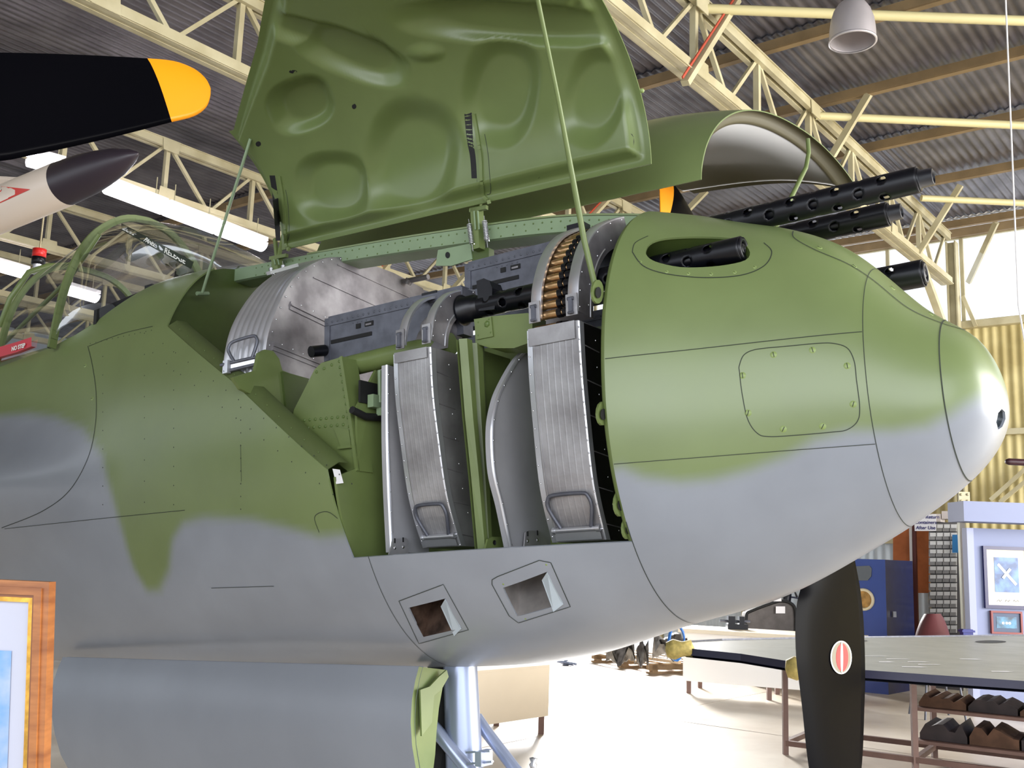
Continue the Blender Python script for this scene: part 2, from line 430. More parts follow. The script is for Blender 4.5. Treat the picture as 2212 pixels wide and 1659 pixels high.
# the aircraft -------------------------------------------------------------
PLANE = thing('fighter_aircraft', 'green and grey fighter aircraft with open gun bay, four nose guns and silver ammunition boxes', 'aircraft', loc=(.4, 3.2, 0))
bmF.normal_update()
bmF.verts.ensure_lookup_table(); bmF.faces.ensure_lookup_table()
for nm, idx in names.items():
    vm = {}; vs = []; fs = []
    for i in idx:
        f = bmF.faces[i]; ff = []
        for v in f.verts:
            if v.index not in vm: vm[v.index] = len(vs); vs.append(v.co.copy())
            ff.append(vm[v.index])
        fs.append(ff)
    # a 6 mm shell: outer face, inner face and rim, all with the normals of the unbroken surface
    N0 = len(vs); nr_ = [smooth_n(v) for v in vs]; ec = {}
    if OUT < 0: fs = [f[::-1] for f in fs]
    for f in fs:
        for i in range(len(f)): ec.setdefault((min(f[i], f[(i+1) % len(f)]), max(f[i], f[(i+1) % len(f)])), []).append((f[i], f[(i+1) % len(f)]))
    av = list(vs)+[v-n_*.006 for v, n_ in zip(vs, nr_)]; an = list(nr_)+[-n_ for n_ in nr_]
    af = [list(f) for f in fs]+[[i+N0 for i in f[::-1]] for f in fs]; mi_ = [0]*len(fs)+[1]*len(fs)
    for k_, L_ in ec.items():
        if len(L_) == 1:
            i, j = L_[0]; o_ = len(av); av += [av[i], av[j], av[j+N0], av[i+N0]]
            fn_ = (av[j]-av[i]).cross(av[i+N0]-av[i]).normalized()*-1; an += [fn_]*4; af.append([o_+1, o_, o_+3, o_+2]); mi_.append(0)
    me = bpy.data.meshes.new(nm); me.from_pydata([tuple(v) for v in av], [], af)
    me.polygons.foreach_set('use_smooth', [True]*len(me.polygons)); me.polygons.foreach_set('material_index', mi_)
    at = me.attributes.new('camo', 'FLOAT', 'POINT')
    arr = np.array([[A_(v), H_(v)] for v in av]); at.data.foreach_set('value', camo_val(arr).astype(np.float32))
    me.materials.append(CAMO); me.materials.append(INGREEN); me.update()
    me.normals_split_custom_set_from_vertices([tuple(n_) for n_ in an])
    o = link(nm, me, PLANE)
    if nm == 'fuselage_skin': SKIN = o
# ------------------------------------------------------------ gun bay structure
def part(mb, name, m, parent=PLANE): return mb.build(name, m, parent)
def rivets(parent, name, pts, nrm, r, m, hgt=.5):
    """one rivet mesh shared by all its copies"""
    first = None
    for i, p in enumerate(pts):
        nn = nrm[i] if isinstance(nrm, list) else nrm
        if first is None or isinstance(nrm, list):
            mb = MB(); mb.dome((0, 0, 0), nn, r, hgt, 6)
            me = bpy.data.meshes.new(name); me.from_pydata([tuple(v) for v in mb.v], [], mb.f); me.materials.append(m); me.update(); first = me
        o = bpy.data.objects.new(name, first); COL.objects.link(o)
        o.parent = parent
        base = parent
        o.matrix_parent_inverse = Matrix.Translation(-Vector(parent.get('_w', (0, 0, 0)))) if parent.type == 'EMPTY' else Matrix.Identity(4)
        o.location = p
def rivet_stuff(parent, name, pts, nrms, r, m, hgt=.5):
    mb = MB()
    for p, nn in zip(pts, nrms): mb.dome(p, nn, r, hgt, 6)
    o = mb.build(name, m, parent); o['kind'] = 'stuff'; return o
def lerp(p, q, t): return p+(q-p)*t
def along(poly, step):
    out = []; acc = step/2
    for i in range(len(poly)-1):
        L = (poly[i+1]-poly[i]).length; d = acc
        while d < L: out.append(lerp(poly[i], poly[i+1], d/L)); d += step
        acc = d-L
    return out
def zsp(a): return fus_params(a)[0]
# spine (hinge longeron)
mb = MB(); rows = []
for i in range(40):
    a = -1.93+i*(1.95/39); h = zsp(a)-.006; d = .058-.02*max(0, (a+.35)/.35)
    rows.append([AC(a, .055, h-.004), AC(a, .056, h-d+.004), AC(a, .045, h-d), AC(a, -.045, h-d), AC(a, -.056, h-d+.004), AC(a, -.055, h-.004), AC(a, 0, h), AC(a, .055, h-.004)])
mb.grid(rows, smooth=False, flip=True); part(mb, 'hinge_longeron', PALEGREEN)
pts = []; 
for rr, st in ((.018, .035), (.048, .05)):
    a = -1.8
    while a < -.15: pts.append(AC(a, .0565, zsp(a)-.006-rr+(.008 if rr > .04 and a > -.5 else 0))); a += st
rivet_stuff(PLANE, 'longeron_rivet', pts, [sv]*len(pts), .0032, RIVETG)
# aft bulkhead, mid frame, forward bulkhead
def section(a, t0=0, t1=360, off=.012, n=60):
    out = []
    for i in range(n+1):
        w, h = fus_pt(a, math.radians(t0+(t1-t0)*i/n), off); out.append(AC(a, w, h))
    return out
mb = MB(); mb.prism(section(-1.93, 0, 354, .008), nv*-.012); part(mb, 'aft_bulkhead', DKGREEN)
mb = MB(); mb.prism(section(.035, 0, 354, .03), nv*.01); part(mb, 'forward_bulkhead', mat('shaded_primer', (34, 40, 24), rough=.6))  # near-black colour carries the shade inside the nose
# floor deck of the bay
mb = MB(); mb.prism([AC(-1.92, .33, -.39), AC(.0, .25, -.39), AC(.0, -.25, -.39), AC(-1.92, -.33, -.39)], vv*-.012); part(mb, 'bay_floor', INGREEN)
# sill flange along the diagonal cut
SIL = [(-1.872, .53), (-1.395, .235), (-.925, -.10)]
def skin_w(a, h):
    lo, hi = 0.0, math.pi
    for _ in range(40):
        m_ = (lo+hi)/2
        if fus_pt(a, m_)[1] > h: lo = m_
        else: hi = m_
    return fus_pt(a, lo)[0]
rows = []
for i in range(31):
    t = i/30*2; k = min(int(t), 1); f = t-k
    a = SIL[k][0]+(SIL[k+1][0]-SIL[k][0])*f; h = SIL[k][1]+(SIL[k+1][1]-SIL[k][1])*f; w = skin_w(a, h)
    rows.append([AC(a-.004, w-.001, h-.004), AC(a+.010, w-.010, h+.006), AC(a+.028, w-.022, h+.020), AC(a+.030, w-.06, h+.022)])
mb = MB(); mb.grid(rows); mb.grid([[p-sv*.003 for p in r] for r in rows], flip=True); part(mb, 'sill_flange', mat('olive_flange', (84, 96, 56), rough=.45, noise=.1, nscale=9))
pts = [lerp(r[1], r[2], .4)+sv*.004 for r in rows[2:-1:2]]
rivet_stuff(PLANE, 'flange_rivet', pts, [sv]*len(pts), .003, RIVETG)
# recess wall behind the sill (inner side panel closing the skin to the shelf)
mb = MB(); mb.prism([AC(-1.92, .0, .30), AC(-1.92, .42, .33), AC(-1.40, .44, .16), AC(-1.05, .42, -.02), AC(-1.05, 0, .0)], vv*-.01); part(mb, 'ammunition_shelf', INGREEN)
# lower bulkhead at the step of the bay
mb = MB(); mb.prism([AC(-.895, skin_w(-.895, h)-.008, h) for h in (-.125,)]+[AC(-.895, .425, -.09), AC(-.905, .418, .10), AC(-.905, .33, .235), AC(-.895, -.35, .235), AC(-.895, -.40, .0), AC(-.895, -.30, -.385)]+[AC(-.895, skin_w(-.895, h)-.008, h) for h in (-.375, -.32, -.25, -.18)], nv*-.01); part(mb, 'step_bulkhead', INGREEN)
# bolt hardware by the step bulkhead
mb = MB(); mb.box(onA(812, 868, -.88), nv*.012, sv*.025, vv*.02); mb.box(onA(822, 890, -.87), nv*.01, sv*.008, vv*.012); mb.tube([onA(820, 800, -.87), onA(821, 870, -.87)], .007, 8); part(mb, 'latch_fitting', PALEGREEN)
mb = MB(); mb.tube([onA(760, 885, -.885), onA(790, 900, -.885), onA(835, 903, -.885)], .012, 8); mb.box(onA(800, 850, -.9), nv*.004, sv*.05, vv*.035); part(mb, 'lightening_hole', DARK)
# gusset plate with rivets
g = [(-1.19, .075), (-1.175, .125), (-1.085, .245), (-1.055, .262), (-.967, .268), (-.929, .102), (-.893, -.10), (-.93, -.10)]
mb = MB(); mb.prism([AC(a, .425, h) for a, h in g], sv*-.004); part(mb, 'gusset_plate', INGREEN)
mb = MB(); mb.beam(AC(-.965, .429, .268), AC(-.929, .429, .10), .006, .012, nv); mb.beam(AC(-.929, .429, .10), AC(-.893, .429, -.10), .006, .012, nv)
mb.prism([AC(-.965, .425, .268), AC(-.929, .425, .102), AC(-.893, .42, -.10), AC(-.893, .36, -.10), AC(-.929, .36, .102), AC(-.965, .36, .268)], nv*.004); part(mb, 'gusset_edge', INGREEN)
pt = []
for (a, b, c) in [((-1.075, .235), (-.975, .255), 4), ((-.972, .235), (-.938, .09), 7), ((-.935, .07), (-.905, -.07), 6), ((-1.15, .085), (-.955, .075), 9), ((-1.16, .06), (-.955, .05), 9)]:
    for i in range(c): pt.append(AC(a[0]+(b[0]-a[0])*i/(c-1), .426, a[1]+(b[1]-a[1])*i/(c-1)))
rivets(PLANE, 'gusset_rivet', pt, sv, .0055, RIVETG)
mb = MB(); c_ = [onW(722, 922, .427), onW(755, 928, .427), onW(760, 965, .427), onW(738, 966, .427)]; mb.prism(c_, sv*.004); mb.prism([onW(735, 965, .427), onW(762, 962, .427), onW(762, 968, .427), onW(735, 971, .427)], sv*.012); part(mb, 'riveted_clip', INGREEN)
# canister saddle bracket
sb = [(503, 815), (552, 800), (560, 762), (572, 755), (590, 758), (603, 775), (610, 800), (640, 812), (665, 818), (640, 885), (625, 893), (575, 868), (520, 840)]
mb = MB(); mb.prism([onA(x, y, -1.31) for x, y in sb], nv*-.015); part(mb, 'saddle_bracket', INGREEN)
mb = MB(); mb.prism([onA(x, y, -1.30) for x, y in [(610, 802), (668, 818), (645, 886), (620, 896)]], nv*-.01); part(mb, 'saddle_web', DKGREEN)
# centre frame column with foot
ca = [(.425, .25), (.40, .02), (.375, -.15), (.35, -.35)]; cb_ = [(.30, .25), (.292, .04), (.285, -.15), (.28, -.35)]
mb = MB(); rows = []
for k, t in enumerate([0, .08, .28, .42, .5, .58, .8, 1]):
    dp = [.0, .022, .022, .004, .0, .012, .012, 0][k]
    rows.append([AC(-.50+dp, ca[i][0]+(cb_[i][0]-ca[i][0])*t, ca[i][1]) for i in range(4)])
mb.grid(rows, smooth=False); mb.grid([[AC(-.51, w, h) for w, h in ca], [AC(-.51, w-.1, h) for w, h in ca]], flip=True); part(mb, 'frame_channel', INGREEN)
mb = MB(); mb.prism([AC(-.53, .30, .25), AC(-.53, -.3, .25), AC(-.53, -.36, -.38), AC(-.53, .30, -.38)], nv*-.008); part(mb, 'centre_bulkhead', INGREEN)
mb = MB(); ft = [(1045, 1187), (1050, 1165), (1060, 1160), (1078, 1160), (1092, 1170), (1103, 1187)]
mb.prism([onA(x, y, -.47) for x, y in ft], nv*.006); part(mb, 'frame_foot', INGREEN)
mb = MB(); mb.lathe(onA(1068, 1172, -.462), nv, [(0, .0001), (0, .007), (.001, .007)], 12); part(mb, 'foot_hole', DARK)
# horizontal gun support beam
mb = MB()
mb.tube([AC(-1.045, .33, .262), AC(-.80, .33, .27), AC(-.62, .30, .28)], .034, 14); part(mb, 'support_tube', INGREEN)
mb = MB(); q = [(1025, 692), (1062, 683), (1140, 676), (1150, 684), (1150, 738), (1110, 752), (1060, 752), (1027, 742)]
mb.prism([onW(x, y, .345) for x, y in q], sv*-.08); part(mb, 'support_beam', INGREEN)
mb = MB(); mb.prism([onW(x, y, .347) for x, y in [(1025, 690), (1062, 684), (1066, 727), (1030, 734)]], sv*.003); cpl = part(mb, 'beam_cover_plate', INGREEN)
rivets(cpl, 'cover_bolt', [onW(1052, 700, .35)], sv, .011, RIVETG); rivets(cpl, 'cover_screw', [onW(x, y, .35) for x, y in [(1033, 696), (1033, 724), (1060, 718), (1056, 690)]], sv, .003, RIVETG)
# wing-like inboard web under the guns (dark background between boxes)
mb = MB(); mb.prism([AC(-1.05, .12, .30), AC(.02, .12, .30), AC(.02, .12, -.38), AC(-1.05, .12, -.38)], sv*-.006); part(mb, 'keel_web', INGREEN)
# ------------------------------------------------------------ ammunition boxes
def ammo_box(a0, a1, prof, hgt_handle, label):
    """a0 aft, a1 forward; prof = outer contour (w,h)"""
    top = prof[0]; pr = sp2(prof, 6)
    body = MB(); t = .0015
    inner = [(.14, pr[0][1]), (.14, pr[-1][1])]
    poly = [AC(a0, w, h) for w, h in pr]+[AC(a0, .14, pr[-1][1]), AC(a0, .14, pr[0][1])]
    body.prism(poly, nv*(a1-a0)); root = part(body, 'ammunition_box', ALUD); root['label'] = label
    # ribbed outer face with flanges
    face = MB(); cols = []
    offs = [(0, .003), (.006, .003), (.0065, 0.001)]
    nr = 6; W_ = a1-a0
    for i in range(nr):
        c = .014+(W_-.028)*(i+.5)/nr; offs += [(c-.003, .001), (c-.001, .0013), (c+.001, .0013), (c+.003, .001)]
    offs += [(W_-.0065, .001), (W_-.006, .003), (W_, .003)]
    for da, dw in offs: cols.append([AC(a0+da, w+dw, h) for w, h in pr])
    face.grid(cols, smooth=False); part(face, 'ribbed_face', ALU, root)
    # flanges front edge and wide aft flange
    for (aa, sgn, wd, nm) in ((a1, 1, .004, 'front_flange'), (a0, -1, .018, 'aft_flange')):
        fl = MB(); fl.grid([[AC(aa, w+.004, h) for w, h in pr], [AC(aa+sgn*wd, w+.002, h) for w, h in pr]], smooth=True); fl.grid([[AC(aa+sgn*wd, w+.002, h) for w, h in pr], [AC(aa+sgn*wd, w-.02, h) for w, h in pr]]); part(fl, nm, ALUB, root)
    rv = along([AC(a1+.002, w+.005, h) for w, h in pr], .034); rivets(root, 'box_rivet', rv, sv, .0028, RIVETA)
    rv = along([AC(a0-.012, w+.004, h) for w, h in pr], .05); rivets(root, 'box_rivet', rv, sv, .0028, RIVETA)
    # raised lid band
    lid = MB(); h0 = pr[0][1]; seg = [p for p in pr if p[1] > h0-.05]
    lid.grid([[AC(a0-.012, w+.006, h+.003) for w, h in seg], [AC(a1-.01, w+.006, h+.003) for w, h in seg]], smooth=False)
    lid.box(AC((a0+a1)/2, top[0]-.10, h0+.0015), nv*(W_/2), sv*.10, vv*.0015); part(lid, 'lid', ALU, root)
    # wire handle
    hb = prof[-1][1]; 
    def fp(fa, h):
        w = np.interp(-h, [-p[1] for p in pr], [p[0] for p in pr]); return AC(a0+(a1-a0)*fa, w+.012, h)
    H = [fp(.18, hb+.035), fp(.02, hb+.088), fp(.05, hb+.112), fp(.17, hb+.122), fp(.78, hb+.122), fp(.9, hb+.112), fp(.93, hb+.085), fp(.82, hb+.035)]
    hd = MB(); hd.tube(spline(H, 3), .0056, 8); part(hd, 'handle', GUN, root)
    rd = MB(); rd.tube([fp(.02, hb+.03), fp(.98, hb+.03)], .007, 8); rd.tube([fp(0, hb+.03), fp(.06, hb+.03)], .009, 8); rd.tube([fp(.92, hb+.03), fp(1.0, hb+.03)], .009, 8); part(rd, 'hinge_rod', ALUB, root)
    lp = MB(); lp.grid([[fp(.02, hb+.024), fp(.02, hb+.002)], [fp(.98, hb+.024), fp(.98, hb+.002)]], smooth=False); part(lp, 'bottom_lip', ALUB, root)
    return root
PA = [(.415, .236), (.412, .12), (.40, -.01), (.372, -.20), (.318, -.343)]
boxA = ammo_box(-.25, -.102, PA, 0, 'front silver box with ribbed curved face and wire handle')
PCc = [(.42, .243), (.412, .12), (.392, 0), (.35, -.19), (.285, -.335)]
boxC = ammo_box(-.735, -.61, PCc, 0, 'second silver box, shorter, beside the green frame')
# forward side of box A: sheet coloured dark for its shade, with welded strips
for box, a1, PR, m_, col in ((boxA, -.1005, PA, mat('shaded_dark_sheet', (46, 42, 46), rough=.32, metal=.8, noise=.4, nscale=14), 1), (boxC, -.6085, PCc, ALU, 0)):
    pr = sp2(PR, 6); mb = MB(); mb.grid([[AC(a1, w-.002, h) for w, h in pr], [AC(a1, w-.14, h) for w, h in pr]], smooth=False); s_ = part(mb, 'side_sheet', m_, box)
    mb = MB()
    for h in np.arange(-.30, .2, .095):
        w = np.interp(-h, [-p[1] for p in pr], [p[0] for p in pr]); mb.beam(AC(a1+.001, w-.004, h), AC(a1+.001, w-.10, h-.008), .002, .0025, vv)
    part(mb, 'weld_seam', ALUD, box)['kind'] = 'stuff'
    pts = along([AC(a1, w-.012, h) for w, h in pr], .055)+along([AC(a1, w-.085, h) for w, h in pr], .075); rivets(box, 'box_rivet', pts, nv, .0026, RIVETA)
# thin side plates of the port-gun boxes
def side_plate(a, prof, w1, label):
    pr = sp2(prof, 6); mb = MB(); mb.prism([AC(a, w, h) for w, h in pr]+[AC(a, w1, pr[-1][1]), AC(a, w1, pr[0][1])], nv*-.02)
    r = part(mb, 'ammunition_box', mat('satin_plate', (170, 170, 175), rough=.5, metal=.25, noise=.15, nscale=6)); r['label'] = label
    mb = MB(); mb.grid([[AC(a-.002, w+.002, h) for w, h in pr], [AC(a+.003, w+.001, h) for w, h in pr], [AC(a+.0035, w-.010, h) for w, h in pr]]); part(mb, 'front_flange', ALUB, r)
    rivets(r, 'box_rivet', along([AC(a+.004, w-.006, h) for w, h in pr], .06), nv, .0028, RIVETA); return r
plB = side_plate(-.40, [(.20, .25), (.27, .205), (.35, .115), (.39, .05), (.412, -.03), (.406, -.145), (.37, -.24), (.333, -.353)], .1, 'thin silver plate-sided box with bulging edge behind the front box')
plD = side_plate(-.80, [(.40, .222), (.40, .02), (.393, -.15), (.378, -.347)], .2, 'narrow flat silver box at the rear of the bay')
def foot_clip(px, a, parent, w=1.):
    pts = [onA(x, y, a) for x, y in px]; mb = MB(); mb.prism(pts, nv*.004); f = part(mb, 'foot_bracket', ALU, parent)
    return f
for px, a, par, sc in (([(1130, 1182), (1133, 1150), (1140, 1146), (1165, 1148), (1172, 1158), (1183, 1182)], -.39, plB, [(1140, 1168), (1161, 1166)]),
                       ([(838, 1198), (847, 1170), (852, 1164), (875, 1162), (880, 1168), (880, 1198)], -.79, plD, [(853, 1183), (871, 1181)])):
    foot_clip(px, a, par)
    rivets(par, 'bracket_screw', [onA(x, y, a+.005) for x, y in sc], nv, .006, RIVETA)
    mb = MB()
    for x, y in sc: mb.box(onA(x, y-15, a+.005), nv*.0008, sv*.0025, vv*.007)
    part(mb, 'bracket_slot', DARK, par)
# ------------------------------------------------------------ feed chutes
def chute(a0, a1, prof, wid, label, plate=True):
    pr = sp2(prof, 8)
    n_ = []
    for i in range(len(pr)):
        a = pr[max(i-1, 0)]; b = pr[min(i+1, len(pr)-1)]; tx, ty = b[0]-a[0], b[1]-a[1]; L = math.hypot(tx, ty); n_.append((ty/L, -tx/L))
    def off(i, d): return pr[i][0]+n_[i][0]*d, pr[i][1]+n_[i][1]*d
    N = range(len(pr))
    def strip(x0, x1, nm, m_=ALUB):
        mb = MB()
        mb.grid([[AC(x0, *off(i, d)) for i in N] for d in (-.02, .004)], smooth=True)
        mb.grid([[AC(x, *off(i, d)) for i in N] for x, d in ((x0, .004), (x0+.003, .006), (x1-.003, .006), (x1, .004))], smooth=True)
        mb.grid([[AC(x1, *off(i, d)) for i in N] for d in (.004, -.004)], smooth=True); return mb
    root = part(strip(a0, a0+wid, 's'), 'feed_chute', ALUB); root['label'] = label
    part(strip(a1-wid, a1, 's'), 'chute_rail', ALUB, root)
    mb = MB(); mb.grid([[AC(a1, *off(i, 0)) for i in N], [AC(a1+.001, *off(i, -.075)) for i in N]], smooth=False)
    mb.grid([[AC(a0, *off(i, -.075)) for i in N], [AC(a1, *off(i, -.075)) for i in N]], smooth=False); part(mb, 'side_sheet', ALUD, root)
    mb = MB(); mb.tube([AC(a1+.001, *off(i, -.06)) for i in N][:len(pr)*2//3], .003, 6); part(mb, 'sheet_bead', ALUB, root)
    rivets(root, 'chute_rivet', [AC(a1+.001, *off(i, -.004)) for i in list(N)[3::7]]+[AC(a1+.001, *off(i, -.05)) for i in list(N)[6::10]], nv, .0026, RIVETA)
    # latch tabs at the bottom of both rails
    for x0 in (a0, a1-wid):
        h0 = pr[0][1]; w0 = pr[0][0]
        mb = MB(); mb.box(AC(x0+wid/2, w0+.008, h0+.02), nv*(wid/2+.001), sv*.002, vv*.03); t_ = part(mb, 'rail_end', ALU, root)
        mb = MB(); mb.box(AC(x0+wid*.5, w0+.014, h0+.015), nv*.006, sv*.004, vv*.022); mb.tube([AC(x0+wid*.2, w0+.013, h0+.036), AC(x0+wid*.75, w0+.013, h0+.036)], .005, 6); mb.tube([AC(x0+wid*.5-.008, w0+.016, h0-.004), AC(x0+wid*.5+.008, w0+.016, h0-.004)], .004, 6); part(mb, 'latch', GUN, t_)
    return root, pr, off
chA, prA, offA = chute(-.252, -.098, [(.418, .262), (.414, .31), (.402, .37), (.358, .46), (.29, .533), (.20, .585), (.13, .615)], .034, 'front curved feed chute with brass cartridges inside')
chC, prC, offC = chute(-.737, -.605, [(.418, .265), (.41, .316), (.383, .373), (.33, .425), (.26, .455), (.2, .468)], .030, 'empty curved feed chute above second box')
# cartridge belt in chute A
def cartridge():
    mb = MB(); mb.lathe((0, 0, 0), nv, [(-.064, .0001), (-.064, .0128), (-.060, .0128), (-.058, .011), (-.056, .0125), (.012, .0118), (.02, .0085), (.032, .008), (.05, .005), (.062, .0005)], 10)
    me = bpy.data.meshes.new('cartridge'); me.from_pydata([tuple(v) for v in mb.v], [], mb.f); me.polygons.foreach_set('use_smooth', [True]*len(me.polygons)); me.materials.append(BRASS); me.update(); return me
def linkm():
    mb = MB(); mb.lathe((0, 0, 0), nv, [(.0, .011), (.0, .0142), (.014, .0138), (.014, .010)], 10); mb.lathe((0, 0, 0), nv, [(.018, .008), (.018, .0125), (.034, .0112), (.034, .008)], 10)
    me = bpy.data.meshes.new('belt_link'); me.from_pydata([tuple(v) for v in mb.v], [], mb.f); me.materials.append(GUNBLK); me.update(); return me
cm, lm = cartridge(), linkm()
bp = along([AC(-.175, *offA(i, -.018)) for i in range(len(prA))], .0285)
bp = [AC(-.175, .402, .236), ]+bp
for k, p in enumerate(bp):
    c = bpy.data.objects.new('cartridge', cm); COL.objects.link(c); adopt(c, PLANE); c.location = p-nv*.006
    l = bpy.data.objects.new('belt_link', lm); COL.objects.link(l); l.parent = c; l.location = nv*.006
mb = MB(); mb.lathe(AC(-.675, .32, .33), sv, [(-.08, .05), (-.02, .05), (0.02, .04), (.045, .02), (.05, .0001)], 20); part(mb, 'feed_roller', ALUD)
# ------------------------------------------------------------ machine guns
def barrel(g, a0, a1, w, h, r=.034, holes=True, muzzle=True):
    """perforated cooling jacket: real holes cut from a grid of quads"""
    L = a1-a0; nA = int(L/.006); nT = 32; mb = MB()
    hs = []
    pitch = .060; k = 0; x = a1-.085
    while x > a0:
        ph = (k % 2)*math.pi/4
        for q in range(4): hs.append((x, ph+q*math.pi/2+.4))
        x -= pitch; k += 1
    def ok(x, t):
        for hx, ht in hs:
            dt = (t-ht+math.pi) % (2*math.pi)-math.pi
            if (x-hx)**2+(dt*r)**2 < 0.012**2: return False
        return True
    vs = []; fs = []
    for i in range(nA+1):
        for j in range(nT):
            x = a0+L*i/nA; t = 2*math.pi*j/nT
            # pull vertices near a hole rim onto the circle
            for hx, ht in hs:
                dt = (t-ht+math.pi) % (2*math.pi)-math.pi; dx = x-hx; dd = math.hypot(dx, dt*r)
                if 0.0075 < dd < .016 and dd > 0:
                    if dd < .0142:
                        s_ = 0.012/dd; x = hx+dx*s_; t = ht+dt*s_
                    break
            vs.append(AC(x, w+math.cos(t)*r, h+math.sin(t)*r))
    for i in range(nA):
        for j in range(nT):
            x = a0+L*(i+.5)/nA; t = 2*math.pi*(j+.5)/nT
            if ok(x, t):
                j2 = (j+1) % nT; fs.append((i*nT+j, (i+1)*nT+j, (i+1)*nT+j2, i*nT+j2))
    mb.add(vs, fs, True)
    o = part(mb, 'cooling_jacket', GUNBLK, g)
    md = o.modifiers.new('w', 'SOLIDIFY'); md.thickness = .003; md.offset = 0
    b = MB(); b.lathe(AC(a0, w, h), nv, [(0, .0001), (0, .024), (L-.03, .022), (L-.02, .016), (L+.004, .014), (L+.006, .0065), (L-.03, .006)], 16); part(b, 'barrel', GUNBLK, g)
    if muzzle:
        b = MB(); b.lathe(AC(a1, w, h), nv, [(-.004, .029), (.0, .031), (.004, .029), (.005, .024), (.035, .022), (.036, .017), (.02, .0165)], 24); part(b, 'muzzle_bearing', GUNBLK, g)
    else:
        b = MB(); b.lathe(AC(a1, w, h), nv, [(-.004, .031), (.0, .0325), (.006, .031), (.007, .022), (.0, .02)], 24); part(b, 'muzzle_ring', GUNBLK, g)
def gun(a_rear, a_front, a_muz, w, h, label, receiver=True, r=.033, muzzle=True):
    g = None
    if receiver:
        mb = MB(); L = a_front-a_rear; cy = h+.0; H = .075; W2 = .05
        mb.box(AC((a_rear+a_front)/2, w-W2/2, cy), nv*(L/2), sv*(W2/2), vv*H)
        mb.box(AC((a_rear+a_front)/2, w+.0015, cy+H-.012), nv*(L/2), sv*.002, vv*.014)
        mb.box(AC(a_rear+.012, w+.0015, cy-.01), nv*.012, sv*.002, vv*(H-.012))
        g = mb.build('machine_gun', GUN, PLANE)
        def slot(x0, x1, y0, y1, nm='slot', m_=DARK, t=.0028):
            mb = MB(); mb.box(AC((x0+x1)/2, w+t/2, (y0+y1)/2), nv*((x1-x0)/2), sv*(t/2), vv*((y1-y0)/2)); part(mb, nm, m_, g)
        slot(a_rear+.03, a_rear+.215, cy-.016, cy-.003)
        slot(a_rear+.145, a_rear+.165, cy+.018, cy+.034); slot(a_rear+.185, a_rear+.222, cy+.018, cy+.034)
        slot(a_rear+.19, a_rear+.215, cy+.021, cy+.027, 'bolt_face', ALUD, .004)
        rivets(g, 'receiver_rivet', [AC(a_rear+.012+.024*i, w+.003, cy+H-.014) for i in range(int((L-.02)/.024))], sv, .0048, GUN)
        rivets(g, 'receiver_rivet', [AC(a_rear+.13+.02*i, w+.0, cy+H-.034) for i in range(5)], sv, .0034, GUN)
        mb = MB(); mb.box(AC((a_rear+a_front)/2, w-W2/2, cy+H+.004), nv*(L/2-.01), sv*(W2/2-.004), vv*.006); part(mb, 'top_cover', GUN, g)
    else:
        mb = MB(); mb.box(AC((a_rear+a_front)/2, w, h), nv*((a_front-a_rear)/2), sv*.03, vv*.06); g = mb.build('machine_gun', GUN, PLANE)
    g['label'] = label
    barrel(g, a_front, a_muz, w-.0 if not receiver else w-.0, h, r, muzzle=muzzle)
    return g
g1 = gun(-1.195, -.60, .315, .27, .388, 'lower starboard gun, short barrel in the oval trough', muzzle=False)
mb = MB(); mb.lathe(AC(-.60, .27, .388), nv, [(0, .05), (.0, .04), (.05, .042), (.055, .036), (.07, .036), (.072, .032), (.1, .0315)], 20); part(mb, 'barrel_collar', GUNBLK, g1)
mb = MB(); mb.prism([onW(x, y, .30) for x, y in [(1029, 607), (1045, 601), (1057, 606), (1063, 622), (1063, 640), (1070, 652), (1068, 668), (1034, 672)]], sv*-.06); part(mb, 'trunnion_block', GUNBLK, g1)
g2 = gun(-.718, -.12, .73, .10, .53, 'upper starboard gun with the longest perforated barrel')
g3 = gun(-.9, -.2, .598, -.12, .537, 'upper port gun, second long barrel')
g4 = gun(-1.0, -.3, 0.652, -.225, .38, 'lower port gun, thick short barrel at the right', r=.038, muzzle=False)
# receiver 2 sits proud so that its face matches the gun plane
# bolts, dark fittings between chutes
mb = MB(); mb.box(onW(1250, 478+22, .16), nv*.03, sv*.02, vv*.02); mb.box(onW(935, 645, .25), nv*.03, sv*.02, vv*.018); part(mb, 'feedway_body', GUNBLK)
mb = MB(); mb.tube([onA(672, 760, -1.2), onA(702, 757, -1.19)], .02, 12); part(mb, 'buffer_cap', GUNBLK, g1)
# ------------------------------------------------------------ aft canister
CS = [(.41, .20), (.418, .27), (.403, .411), (.344, .556), (.271, .658), (.147, .745), (.02, .785)]
cs = sp2(CS, 6); cp = [(-.05, .79), (-.24, .79), (-.42, .77), (-.47, .70), (-.48, .5), (-.45, .2)]
mb = MB(); mb.prism([AC(-1.33, w, h) for w, h in cs+cp], nv*-.15); can = part(mb, 'ammunition_drum', ALUD); can['label'] = 'large rear drum with ribbed silver band and bracing'
aft = sp2([(.45, .20), (.467, .30), (.445, .43), (.385, .545), (.30, .645), (.165, .745), (.03, .79)], 6)
mb = MB(); rows = []
for i in range(43):
    t = i/42; dw = .003*abs(math.sin(t*math.pi*7))**.6
    rows.append([AC(-1.33-.15*t, a_[0]+(b_[0]-a_[0])*t+dw, a_[1]+(b_[1]-a_[1])*t+dw*.5) for a_, b_ in zip(cs, aft)])
mb.grid(rows, flip=True); part(mb, 'ribbed_band', ALUB, can)
